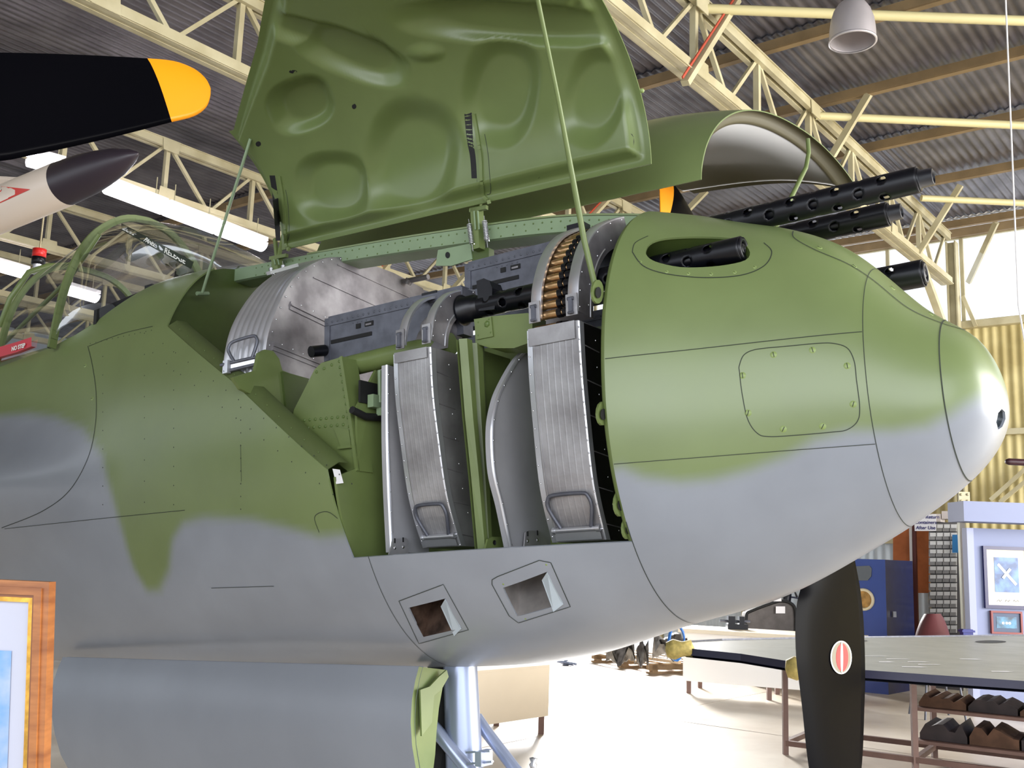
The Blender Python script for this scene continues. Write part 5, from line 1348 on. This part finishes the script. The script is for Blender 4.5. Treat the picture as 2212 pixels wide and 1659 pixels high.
part(mb, 'leading_edge', mat('navy_edge', (28, 28, 60), rough=.3), WG_)
mb = MB(); P_ = [top[i] for i in range(0, 5)]; mb.grid([[p+ZV*.012 for p in P_], [p-ZV*.06 for p in P_]], smooth=False); mb.add([p-ZV*.06 for p in top], [tuple(range(12))]); part(mb, 'rear_spar', GUN, WG_)
for x, y, rx, ry in ((2140, 1386, 34, 3), (1862, 1384, 12, 2)):
    mb = MB(); mb.add([onZ(x+rx*math.cos(k*math.pi/8), y+ry*math.sin(k*math.pi/8), ZW+.002) for k in range(16)], [tuple(range(16))[::-1]]); part(mb, 'inspection_hole', DARK, WG_)
for x, y in ((1462, 1398), (1725, 1438)):
    c = onZ(x, y, ZW); mb = MB(); mb.lathe(c-Vector((.08, 0, 0.02)), Vector((1, -.2, .1)), [(0, .0001), (.01, .05), (.06, .07), (.12, .05), (.18, .06), (.2, .0001)], 10); part(mb, 'yellow_wrapping', mat('yellow_cloth', (205, 185, 110), rough=.7, noise=.3, nscale=40), WG_)
rng = random.Random(2)
for k, (x, y) in enumerate([(1895, 1418), (1915, 1430), (1942, 1424), (1975, 1441), (1985, 1430), (2096, 1424), (2165, 1451), (2010, 1436)]):
    mb = MB(); c = onZ(x, y, ZW+.002); dx = .05+.05*rng.random(); mb.add([c+Vector((-dx, -.02, 0)), c+Vector((dx, -.01+.05*rng.random(), 0)), c+Vector((dx*.7, .05, 0)), c+Vector((-dx*.8, .02, 0))], [(0, 1, 2, 3)]); part(mb, 'paint_chip', WHT, WG_)
# brown steel table
TB = thing('steel_trestle_table', 'brown steel trestle table with a lower shelf under the wing', 'table', loc=gz(1980, 1659))
ZTB = ZW-.10
l1 = gz(1697, 1630); l2 = gz(1978, 1668); td = (l2-l1).normalized(); tn_ = Vector((-td.y, td.x, 0)); l3 = l1+td*((l2-l1).length*2.6)
depth_t = .75
for i, b in enumerate((l1, l2, l3)):
    for d in (0, depth_t):
        mb = MB(); leg(mb, b+tn_*d+ZV*ZTB, .04); part(mb, 'leg', BRN, TB)
for d in (0, depth_t):
    for z in (ZTB-.02, .09):
        mb = MB(); mb.beam(l1+tn_*d+ZV*z, l3+tn_*d+ZV*z, .04, .04); part(mb, 'rail', BRN, TB)
for b in (l1, l2, l3):
    for z in (ZTB-.02, .09):
        mb = MB(); mb.beam(b+ZV*z, b+tn_*depth_t+ZV*z, .04, .04); part(mb, 'cross_rail', BRN, TB)
for z in (.22, .46):
    mb = MB(); mb.box((l2+l3)/2+tn_*depth_t/2+ZV*z, td*((l3-l2).length/2), tn_*depth_t/2, ZV*.012); part(mb, 'shelf', BRN, TB)
mb = MB(); mb.box((l1+l3)/2+tn_*depth_t/2+ZV*(ZTB+.005), td*((l3-l1).length/2), tn_*(depth_t/2+.02), ZV*.01); part(mb, 'table_top', BRN, TB)
mb = MB(); rows = []
for k in range(60):
    b = lerp(l1, l3, k/59)-tn_*.03; rows.append([b+ZV*(ZTB+.03), b-tn_*.01+ZV*(ZTB-.05-.02*random.random())])
mb.grid(rows, smooth=False); o = part(mb, 'frayed_felt_edge', mat('brown_felt', (120, 100, 66), rough=.9), TB); o['kind'] = 'stuff'
CARD = mat('brown_card', (96, 66, 46), rough=.8, noise=.4, nscale=9); CARDD = mat('dark_wrapped_parts', (46, 34, 34), rough=.6, noise=.4, nscale=9)
rng = random.Random(3)
for k in range(4):
    for z, nm in ((.235, 0), (.475, 1)):
        c = lerp(l2, l3, .12+.22*k)+tn_*.35; w = (l3-l2).length*.105; hh = .10 if nm else .16; m_ = CARD if (k+nm) % 2 else CARDD
        pts = []
        for j in range(9): pts.append((-w+2*w*j/8, hh*(.45+.5*rng.random())*(1 if 0 < j < 8 else .5)))
        mb = MB(); mb.prism([c+td*x-tn_*.28+ZV*(z) for x, y in (pts[-1], pts[0])]+[c+td*x-tn_*.28+ZV*(z+y) for x, y in pts], tn_*.45)
        o = part(mb, 'wrapped_parts', m_, None)
        tag(o, ['brown', 'dark'][0 if m_ is CARD else 1]+' crumpled bundle on the '+('upper' if nm else 'lower')+' shelf, '+['first', 'second', 'third', 'fourth'][k]+' from the left', 'bundle', 'bundles on the table shelves')
# blue blasting cabinet
cb0 = onPl(1912, 1300, QP(13.4, 0, 0)*1, Vector((0, 1, 0))) if False else onY(1912, 1300, 12.2)
def at(px, py, Y): return onY(px, py, Y)
CB = thing('blasting_cabinet', 'blue cabinet with round cream-rimmed glove port and small dark window', 'cabinet', loc=Vector((at(1880, 1300, 12.4).x, 12.6, 0)))
F1 = at(1806, 1210, 13.1); F2 = at(1912, 1209, 12.75); F3 = at(1971, 1213, 13.4)
f1_, f2_, f3_ = [Vector((v.x, v.y, 0)) for v in (F1, F2, F3)]; zc_ = F2.z
b1_ = f1_+(f3_-f2_)
mb = MB(); mb.prism([f1_, f2_, f3_, b1_], ZV*zc_)
bd_ = mb.build('cabinet_body', [BLU, NAVY], CB)
for pl in bd_.data.polygons:
    if pl.normal.x > .5: pl.material_index = 1
fd = (f2_-f1_).normalized(); fn = Vector((fd.y, -fd.x, 0))
def onF(px, py, d=.0): return onPl(px, py, f2_+fn*d, fn)
mb = MB(); mb.prism([onF(x, y, .012) for x, y in [(1832, 1224), (1878, 1222), (1883, 1228), (1882, 1245), (1874, 1254), (1832, 1254)]], -fn*.012); part(mb, 'viewing_window', mat('smoked_window', (38, 40, 36), rough=.15, spec=.8), CB)
c = onF(1865, 1295, .0); r_ = 21*12.9/2200
mb = MB(); mb.lathe(c, fn, [(0, r_*1.12), (.02, r_*1.12), (.035, r_*1.0), (.03, r_*.86), (0, r_*.82)], 28); part(mb, 'port_rim', mat('cream_rim', (240, 226, 190), rough=.4), CB)
mb = MB(); mb.lathe(c+fn*.002, fn, [(0, r_*.82), (.006, r_*.7), (.004, r_*.35), (.02, r_*.2), (.004, .0001)], 28); part(mb, 'port_glove', mat('tan_glove', (196, 150, 80), rough=.6, noise=.4, nscale=18), CB)
mb = MB(); mb.box(lerp(f2_, f3_, .2)+ZV*.95+Vector((.02, -.02, 0)), Vector((.02, 0, 0)), Vector((0, .01, 0)), ZV*.035); part(mb, 'door_catch', ALUB, CB)
# boards, post, drawer rack
def onQ(px, py, d): return onWall(px, py, d)
TERRA = mat('orange_chipboard', (186, 104, 52), rough=.7, noise=.25, nscale=6)
def panel(pxs, d, nm, m_, th, label, cat):
    mb = MB(); P_ = [onQ(x, y, d) for x, y in pxs]; mb.prism(P_, q_*th); o = mb.build(nm, m_); tag(o, label, cat); return o
def drop(pxs, d, nm, m_, th, label, cat): return panel(pxs, d, nm, m_, th, label, cat)
dq = 14.6
panel([(1929, 1090), (1966, 1090), (1966, 1400), (1929, 1400)], dq, 'chipboard_panel', TERRA, .02, 'orange board behind the blue cabinet, left of the leaning post', 'board')
panel([(1975, 1095), (2008, 1095), (2008, 1281), (1975, 1281)], dq-.02, 'chipboard_panel', TERRA, .02, 'orange board left of the drawer rack', 'board')
mb = MB(); mb.prism([onQ(1963, 1110, 14.4), onQ(1969, 1110, 14.4), onQ(1975, 1400, 14.4), onQ(1969, 1400, 14.4)], q_*.03); po = mb.build('leaning_post', mat('white_strip', (226, 220, 214), rough=.5)); tag(po, 'white and brown post leaning against the orange boards', 'post')
mb = MB(); mb.prism([onQ(1969, 1110, 14.41), onQ(1977, 1110, 14.41), onQ(1984, 1400, 14.41), onQ(1975, 1400, 14.41)], q_*.05); part(mb, 'brown_side', mat('dark_red_brown', (100, 44, 36), rough=.6), po)
# rack
RK = thing('drawer_rack', 'tall rack of small grey parts drawers with white label cards', 'rack', loc=Vector((onQ(2040, 1250, 14.2).x, onQ(2040, 1250, 14.2).y, 0)))
RGM = mat('rack_grey', (92, 90, 92), rough=.6); TRAY = mat('clear_grey_tray', (150, 148, 146), rough=.35, noise=.2, nscale=12); LABM = mat('label_card', (226, 226, 224), rough=.6)
r0 = onQ(2006, 1128, 14.2); r1 = onQ(2073, 1128, 14.2)
e_ = (r1-r0); e_.z = 0; WR = e_.length; e_.normalize()
def rk(px, py, d=14.2): return onQ(px, py, d)
mb = MB(); mb.prism([Vector((r0.x, r0.y, 0)), Vector((r0.x, r0.y, r0.z)), Vector((r1.x, r1.y, r0.z)), Vector((r1.x, r1.y, 0))], q_*.25); part(mb, 'rack_frame', RGM, RK)
for i in range(13):
    for j in range(4):
        x0 = 2008.5+15.1*j; y0 = 1132+18.2*i
        a_, b_, c_, d_ = rk(x0, y0, 14.19), rk(x0+13.6, y0, 14.19), rk(x0+13.6, y0+16.2, 14.19), rk(x0, y0+16.2, 14.19)
        mb = MB(); mb.prism([a_, b_, c_, d_], -q_*.05); dr = part(mb, 'drawer', TRAY, RK)
        a_, b_, c_, d_ = rk(x0+.8, y0+.8, 14.135), rk(x0+13, y0+.8, 14.135), rk(x0+13, y0+8.6, 14.135), rk(x0+.8, y0+8.6, 14.135)
        mb = MB(); mb.prism([a_, b_, c_, d_], -q_*.004); part(mb, 'label_card', LABM, dr)
for (x, y) in ((2012, 1110), (2034, 1104)):
    mb = MB(); mb.prism([rk(x, y), rk(x+20, y), rk(x+20, y+17), rk(x, y+17)], q_*.2); o = mb.build('storage_box', mat('pale_cardboard', (208, 198, 192), rough=.7)); tag(o, 'pale storage box on top of the drawer rack, '+('left one' if x < 2020 else 'right one'), 'box')
mb = MB(); sg = [rk(x, y, 13.9) for x, y in ((1974, 1111), (2022, 1111), (2022, 1147), (1976, 1147))]; mb.prism(sg, q_*.006); SG = mb.build('notice_sign', WHT); tag(SG, 'white notice sign with blue lettering above the drawer rack', 'sign')
INK = mat('blue_ink', (40, 40, 110), rough=.6)
for i, tx in enumerate(('Please Return', 'Containers', 'After Use')):
    o0 = rk(1999, 1117+11.6*i, 13.895); xd = rk(2020, 1117, 13.895)-rk(1980, 1117, 13.895); text(tx, o0, xd, -ray(1999, 1200)+ray(1999, 1100), .062, INK, SG, 'sign_lettering', 'CENTER', .2, .0012)
mb = MB(); mb.prism([rk(2057, 1155, 14.1), rk(2073, 1155, 14.1), rk(2073, 1194, 14.1), rk(2057, 1194, 14.1)], q_*.005); o = mb.build('blue_sheet', mat('blue_card', (40, 120, 180), rough=.5)); tag(o, 'plain blue sheet fixed to the upper right of the drawer rack', 'sheet')
# partition room with pictures
PW = mat('pale_lilac_wall', (122, 130, 160), rough=.6)
YP = 11.2
def pw(px, py, Y=YP): return onY(px, py, Y)
PT = thing('wall_right', None, None, loc=pw(2150, 1300)); PT['kind'] = 'structure'
def vbox(x0, y0, x1, y1, Y, th, nm, m_, floor_=False):
    a_, c_ = pw(x0, y0, Y), pw(x1, y1, Y); z1 = 0 if floor_ else c_.z
    mb = MB(); mb.box(Vector(((a_.x+c_.x)/2, Y+th/2, (a_.z+z1)/2)), Vector(((c_.x-a_.x)/2, 0, 0)), Vector((0, th/2, 0)), ZV*(abs(a_.z-z1)/2)); return part(mb, nm, m_, PT)
vbox(2081, 1082, 2500, 1140, YP-.25, .4, 'header_beam', PW)
vbox(2088, 1140, 2500, 1400, YP+.12, .08, 'wall_panel', PW, True)
vbox(2088, 1140, 2113, 1400, YP, .12, 'corner_return', mat('white_lilac', (150, 156, 184), rough=.6), True)
vbox(2073, 1120, 2083, 1400, YP+.3, .06, 'corner_post', mat('off_white_trim', (228, 230, 216), rough=.5), True)
vbox(2071, 1062, 2096, 1092, YP+.35, .03, 'bolted_plate', CREAM)
for x, y in ((2077, 1068), (2091, 1068), (2077, 1082), (2091, 1082)):
    mb = MB(); mb.dome(pw(x, y, YP+.34), Vector((0, -1, 0)), .016, .5); part(mb, 'plate_bolt', CREAM, PT)
def picture(x0, y0, x1, y1, Y, fr, fm, matw, mm, img, label, sig=False):
    a_, c_ = pw(x0, y0, Y), pw(x1, y1, Y); w = c_.x-a_.x; h = a_.z-c_.z; s_ = Y/2200
    P = thing('framed_picture', label, 'picture', loc=((a_.x+c_.x)/2, Y, c_.z)); f_ = fr*s_
    for nm, cx_, cz_, hx, hz in (('frame_side', a_.x+f_/2, (a_.z+c_.z)/2, f_/2, h/2), ('frame_side', c_.x-f_/2, (a_.z+c_.z)/2, f_/2, h/2), ('frame_rail', (a_.x+c_.x)/2, a_.z-f_/2, w/2-f_, f_/2), ('frame_rail', (a_.x+c_.x)/2, c_.z+f_/2, w/2-f_, f_/2)):
        mb = MB(); mb.box((cx_, Y+.01, cz_), Vector((hx, 0, 0)), Vector((0, .018, 0)), ZV*hz); part(mb, nm, fm, P)
    mb = MB(); mb.box(((a_.x+c_.x)/2, Y+.012, (a_.z+c_.z)/2), Vector((w/2-f_*.8, 0, 0)), Vector((0, .004, 0)), ZV*(h/2-f_*.8)); part(mb, 'mount', mm, P)
    m_ = matw*s_; zb = c_.z+f_+m_*(1.7 if sig else 1)
    mb = MB(); mb.box(((a_.x+c_.x)/2, Y+.007, (a_.z-f_-m_+zb)/2), Vector((w/2-f_-m_, 0, 0)), Vector((0, .002, 0)), ZV*((a_.z-f_-m_-zb)/2)); pic = part(mb, 'print', img, P)
    return P, (a_.x+c_.x)/2, (a_.z-f_-m_+zb)/2, w/2-f_-m_, (a_.z-f_-m_-zb)/2, c_.z+f_+m_*.6
SKY1 = mat('cloudy_blue_print', (90, 130, 185), rough=.3, noise=.5, nscale=9, rgb2=(56, 78, 120))
NVF = mat('navy_frame', (24, 20, 72), rough=.3); PMT = mat('cream_mount', (205, 202, 188), rough=.6)
P1, cx1, cz1, hx1, hz1, sz = picture(2123, 1179, 2228, 1317, YP+.09, 7, NVF, 16, PMT, SKY1, 'large navy framed print of a silver plane in clouds on the lilac wall', True)
PLN = mat('print_silver', (205, 212, 226), rough=.4)
mb = MB(); Y_ = YP+.09+.003
mb.beam((cx1-hx1*.7, Y_, cz1+hz1*.6), (cx1+hx1*.75, Y_, cz1-hz1*.55), .003, .03, ZV); mb.beam((cx1-hx1*.35, Y_-.004, cz1-hz1*.2), (cx1+hx1*.3, Y_-.004, cz1+hz1*.35), .003, .03, ZV)
part(mb, 'printed_plane', PLN, P1)
mb = MB(); rng = random.Random(5); x = cx1-hx1*.9
while x < cx1+hx1*.9:
    mb.tube([(x+j*.012, Y_+.002, sz+.012*math.sin(j*2.1+x*9)) for j in range(6)], .0018, 4); x += .09
o = part(mb, 'signatures', mat('pencil_grey', (120, 120, 130), rough=.6), P1)
P2, cx2, cz2, hx2, hz2, _ = picture(2140, 1319, 2210, 1371, YP+.09, 4, mat('red_brown_frame', (120, 44, 40), rough=.4), 8, mat('slate_mount', (72, 84, 108), rough=.6), mat('teal_print', (70, 130, 165), rough=.3, noise=.5, nscale=12, rgb2=(30, 50, 70)), 'small red-brown framed print below the navy frame')
mb = MB()
for dx in (-.35, 0, .3): mb.lathe((cx2+hx2*dx, Y_, cz2-hz2*.1), Vector((0, -1, 0)), [(0, .015), (.001, .0001)], 8)
part(mb, 'printed_lights', mat('print_highlight', (225, 225, 215), rough=.4), P2)
# chair back
CH = thing('chair', 'dark maroon moulded chair in front of the drawer rack', 'chair', loc=Vector((onY(2015, 1360, 11.0).x, 11.0, 0)))
MAR = mat('maroon_plastic', (74, 22, 28), rough=.5)
mb = MB(); rows = []
for i in range(9):
    t = i/8; y = 1326+62*t; hw = 24+18*t-6*(1-t)**4
    rows.append([onY(2015+hw*math.sin(s_), y, 10.9-.14*math.cos(s_)+.12*t) for s_ in np.linspace(-1.4, 1.4, 13)])
mb.grid(rows); mb.grid([[p+Vector((0, .012, 0)) for p in r] for r in rows]); part(mb, 'backrest', MAR, CH)
cc = Vector((onY(2015, 1390, 11.0).x, 10.95, .45)); mb = MB(); mb.lathe(cc, ZV, [(0, .0001), (0, .19), (.02, .23), (.05, .24), (.03, .2), (.02, .0001)], 24); part(mb, 'seat', MAR, CH)
for dx in (-.16, .16):
    for dy in (-.16, .16):
        mb = MB(); mb.tube([cc+Vector((dx, dy, 0)), Vector((cc.x+dx*1.3, cc.y+dy*1.3, 0))], .012, 8); part(mb, 'leg', GUN, CH)
mb = MB(); mb.box(onY(2088, 1372, 10.6), Vector((.05, 0, 0)), Vector((0, .04, 0)), ZV*.06); mb.box(onY(2088, 1363, 10.6), Vector((.065, 0, 0)), Vector((0, .05, 0)), ZV*.01); o = mb.build('small_pot', mat('blue_pot', (38, 44, 120), rough=.4)); tag(o, 'small dark blue pot standing on the far edge of the wing', 'pot')
o.location = (0, 0, 0)
# belt machine with guard
MC = thing('belt_grinder', 'grey machine with a rounded belt guard behind the bench', 'machine', loc=Vector((onY(1665, 1340, 13.5).x, 13.5, 0)))
GM = mat('dusty_machine_grey', (92, 86, 84), rough=.6, noise=.3, nscale=9)
pts = [(1611, 1370), (1612, 1330), (1622, 1320), (1670, 1302), (1690, 1298), (1708, 1303), (1718, 1318), (1720, 1370)]
mb = MB(); mb.prism([onY(x, y, 13.3) for x, y in sp2(pts, 3)], Vector((0, .25, 0))); part(mb, 'belt_guard', GM, MC)
mb = MB(); mb.tube([onY(x, y, 13.28) for x, y in sp2(pts, 3)], .02, 6); part(mb, 'guard_rim', DARK, MC)
mb = MB(); a_ = onY(1610, 1365, 13.5); b_ = onY(1722, 1365, 13.5); mb.box(((a_.x+b_.x)/2, 13.5, a_.z/2), Vector(((b_.x-a_.x)/2, 0, 0)), Vector((0, .3, 0)), ZV*(a_.z/2)); part(mb, 'machine_base', GM, MC)
mb = MB(); mb.lathe(onY(1700, 1300, 13.5), ZV, [(0, .05), (.1, .06), (.13, .03), (.2, .03), (.21, .0001)], 14); mb.tube([onY(1700, 1285, 13.5), onY(1715, 1275, 13.5), onY(1722, 1290, 13.5)], .015, 8); part(mb, 'motor_cap', GUNBLK, MC)
for x0, y0, x1, y1 in ((1676, 1310, 1696, 1325), (1671, 1284, 1688, 1299)):
    mb = MB(); mb.prism([onY(x, y, 13.26) for x, y in ((x0, y0), (x1, y0), (x1, y1), (x0, y1))], Vector((0, .004, 0))); part(mb, 'label_plate', WHT, MC)
CBM = mat('dark_cable', (60, 66, 90), rough=.5)
for k, L in enumerate(([(1622, 1325), (1650, 1300), (1670, 1292), (1710, 1290), (1736, 1296)], [(1560, 1330), (1590, 1318), (1640, 1290)])):
    mb = MB(); mb.tube([onY(x, y, 13.6) for x, y in sp2(L, 5)], .012, 6); part(mb, 'conduit', CBM, MC)
VP_ = lerp(g0, g1, .28)+nb_*.4+ZV*(zt1+.045)
VM = thing('bench_vice', 'small dark vice mounted on the left half of the bench top', 'vice', loc=VP_)
mb = MB(); mb.box(VP_+ZV*.03, Vector((.12, 0, 0)), Vector((0, .07, 0)), ZV*.03); mb.box(VP_+ZV*.10+Vector((-.07, 0, 0)), Vector((.04, 0, 0)), Vector((0, .06, 0)), ZV*.05); mb.box(VP_+ZV*.10+Vector((.05, 0, 0)), Vector((.03, 0, 0)), Vector((0, .06, 0)), ZV*.05); part(mb, 'vice_body', GUNBLK, VM)
mb = MB(); mb.tube([VP_+Vector((-.2, 0, .09)), VP_+Vector((.16, 0, .09))], .016, 8); part(mb, 'vice_screw', GUN, VM)
# blue hose coil
HS = []
c = onY(1462, 1388, 10.1)
for k in range(5*20):
    t = k/20*2*math.pi; HS.append(c+Vector((.075*math.cos(t)+.004*math.sin(3*t), .03*math.sin(t*.5)+.02, .165*math.sin(t)+.01*math.cos(2.3*t))))
mb = MB(); mb.tube(HS, .009, 6); mb.tube([onY(1470, 1350, 10.1), onY(1505, 1338, 10.6), onY(1540, 1320, 11.2)], .009, 6); o = mb.build('air_hose', mat('blue_hose', (40, 110, 190), rough=.35)); tag(o, 'coiled blue air hose hanging at the bench end', 'hose')
# pallets with wreckage
def deck(p0, p1, wd, zz, nm, label):
    D_ = thing('wooden_pallet', label, 'pallet', loc=(p0+p1)/2)
    d = (p1-p0); L = d.length; d.normalize(); x = d.cross(ZV).normalized()
    for k in range(5):
        mb = MB(); o_ = wd*(k/4-.5); mb.beam(p0+x*o_+ZV*zz, p1+x*o_+ZV*zz, wd/6.5, .02); part(mb, 'deck_board', mat('pallet_wood', (176, 150, 118), rough=.8, noise=.3, nscale=7), D_)
    for k in range(3):
        mb = MB(); c_ = lerp(p0, p1, .08+.42*k); mb.beam(c_-x*wd/2+ZV*(zz-.05), c_+x*wd/2+ZV*(zz-.05), .08, .08); mb.beam(c_-x*wd/2+ZV*.012, c_+x*wd/2+ZV*.012, .09, .024); mb.beam(c_-x*wd*.45+ZV*(zz/2), c_-x*wd*.35+ZV*(zz/2), .08, zz); mb.beam(c_+x*wd*.35+ZV*(zz/2), c_+x*wd*.45+ZV*(zz/2), .08, zz); part(mb, 'bearer', MATS['pallet_wood'], D_)
    return D_
a0_, a1_ = gz(1330, 1432), gz(1480, 1462)
deck(a0_+Vector((0, .3, 0)), a1_+Vector((0, .3, 0)), .9, .14, '', 'wooden pallet of wreckage left of the bench')
WRK = mat('crashed_alloy', (150, 146, 142), rough=.45, metal=.3, noise=.5, nscale=8, rgb2=(78, 72, 68))
rng = random.Random(11)
for k, (x, y, sz_, lb) in enumerate([(1450, 1408, .30, 'large dented grey alloy wreck piece on the pallet'), (1340, 1418, .24, 'flat grey alloy wreck piece at the far left of the pallet'), (1388, 1424, .10, 'crumpled brown-grey alloy scrap on the pallet edge')]):
    c = onY(x, y, 11.6); rows = []
    for i in range(9):
        rows.append([c+Vector((sz_*1.3*(i/8-.5), sz_*.8*(j/6-.5), .10*math.sin(i*1.1+j*.8+k)+.04*rng.random()+.08-.2*(j/6-.5)**2)) for j in range(7)])
    mb = MB(); mb.grid(rows); mb.grid([[p-ZV*.05 for p in r] for r in rows], flip=True); o = mb.build('aircraft_wreckage', WRK); tag(o, lb, 'wreckage')
mb = MB(); a_, b_ = gz(1335, 1448)+Vector((0, .35, 0)), gz(1478, 1470)+Vector((0, .35, 0))
a_.z = .19; b_.z = .19; mb.beam(a_, b_, .05, .04); sp_ = mb.build('timber_batten', mat('pale_timber', (214, 190, 160), rough=.7)); tag(sp_, 'pale timber batten lying across the wreckage pallet', 'timber')
mb = MB(); c = gz(1222, 1437); mb.tube([c+Vector((-.12, 0, .05)), c+Vector((.15, -.1, .03))], .02, 8); mb.tube([c+Vector((-.06, .1, .02)), c+Vector((.1, -.12, .02))], .015, 8); mb.lathe(c, ZV, [(0, .0001), (0, .05), (.08, .03), (.1, .0001)], 10); o = mb.build('floor_jack', STEELGREY); tag(o, 'small silver jack on the floor behind the nose', 'jack')
# pole at the right edge
mb = MB(); mb.lathe(onY(2172, 997, 9.0), Vector((1, .1, 0)), [(0, .0001), (.005, .02), (.03, .03), (.6, .03)], 14); o = part(mb, 'wall_pipe', mat('black_red_tube', (50, 20, 30), rough=.4), None); tag(o, 'short black rounded tube end at the right edge above the partition', 'tube')
mb = MB(); cpt = onY(2172, 997, 9.0); mb.tube([cpt+Vector((.55, 0, 0)), Vector((cpt.x+.55, cpt.y, 0))], .03, 10); part(mb, 'stand_pole', GUN, o)
# fitting in front on the floor edge
mb = MB(); bq_ = onY(1152, 1652, 5.0); mb.lathe(bq_, ZV, [(-.02, .012), (.0, .02), (.01, .012), (.03, .02), (.035, .0001)], 12); mb.tube([bq_-ZV*.02, Vector((bq_.x, bq_.y, 0))], .012, 8); mb.lathe(Vector((bq_.x, bq_.y, 0)), ZV, [(0, .0001), (0, .12), (.02, .1), (.03, .02)], 16); o = mb.build('stand_knob', ALUB); tag(o, 'small silver knob on a thin stand at the bottom edge', 'stand')
# framed print in the foreground
WOOD = mat('honey_wood_frame', (176, 112, 58), rough=.4, noise=.35, nscale=10, rgb2=(140, 82, 40), stretch=(1, 1, 5)); GOLD = mat('gilt_slip', (210, 160, 70), rough=.3, metal=.8, noise=.4, nscale=60)
YF = 2.0
def pf_(px, py, d=0): return onY(px, py, YF+d)
FP = thing('framed_picture', 'large honey wood frame with gilt slip at the lower left foreground', 'picture', loc=pf_(0, 1500))
tr_ = pf_(112, 1257); br_ = pf_(97, 1760); tl_ = tr_+(pf_(0, 1252)-tr_).normalized()*.75; bl_ = tl_+(br_-tr_)
xd = (tr_-tl_).normalized(); yd = (tr_-br_).normalized()
def fr_ring(i0, i1, z0, nm, m_, th=.02):
    C0 = [tl_+xd*i0-yd*i0, tr_-xd*i0-yd*i0, br_-xd*i0+yd*i0, bl_+xd*i0+yd*i0]; C1 = [tl_+xd*i1-yd*i1, tr_-xd*i1-yd*i1, br_-xd*i1+yd*i1, bl_+xd*i1+yd*i1]
    N_ = xd.cross(yd)
    for k in range(4):
        k2 = (k+1) % 4; mb = MB(); mb.prism([p+N_*z0 for p in (C0[k], C0[k2], C1[k2], C1[k])], -N_*th); part(mb, nm, m_, FP)
fr_ring(0, .012, .012, 'frame_moulding', WOOD, .03); fr_ring(.012, .026, .018, 'frame_rail', WOOD, .03); fr_ring(.026, .031, .012, 'inner_moulding', mat('dark_honey_wood', (130, 76, 40), rough=.4), .02); fr_ring(.031, .040, .008, 'gilt_slip', GOLD)
N_ = xd.cross(yd)
mb = MB(); mb.add([p-N_*.002 for p in (tl_, bl_, br_, tr_)], [(0, 1, 2, 3)]); part(mb, 'mount', mat('white_mount', (196, 199, 216), rough=.6), FP)
il = pf_(20, 1337); ib = lerp(tl_, bl_, .92); i_r = (il-tl_).dot(xd)
mb = MB(); yt = (tl_-il).dot(yd); mb.add([tl_+xd*.09-yd*yt, tl_+xd*.09-yd*.40, tl_+xd*i_r-yd*.40, tl_+xd*i_r-yd*yt], [(0, 1, 2, 3)]); part(mb, 'print', mat('sky_print', (104, 160, 220), rough=.3, noise=.6, nscale=12, rgb2=(190, 200, 226)), FP)
mb = MB(); mid = (bl_+br_)/2
EA = thing('display_easel', 'wooden easel carrying the framed picture at lower left', 'easel', loc=(mid.x, mid.y, 0))
for s_ in (-.28, .28):
    mb = MB(); mb.beam(Vector((mid.x+s_*1.2, mid.y-.05, 0)), tl_*.5+tr_*.5+xd*s_*.6+Vector((0, .09, -.05)), .03, .03, Vector((0, 1, 0))); part(mb, 'leg', WOOD, EA)
mb = MB(); mb.beam(Vector((mid.x, mid.y+.5, 0)), (tl_+tr_)/2+Vector((0, .10, -.05)), .03, .03, Vector((0, 1, 0))); part(mb, 'leg', WOOD, EA)
mb = MB(); mb.beam(bl_+Vector((.05, .0, -.015)), br_+Vector((-.05, 0, -.015)), .06, .025); part(mb, 'ledge', WOOD, EA)
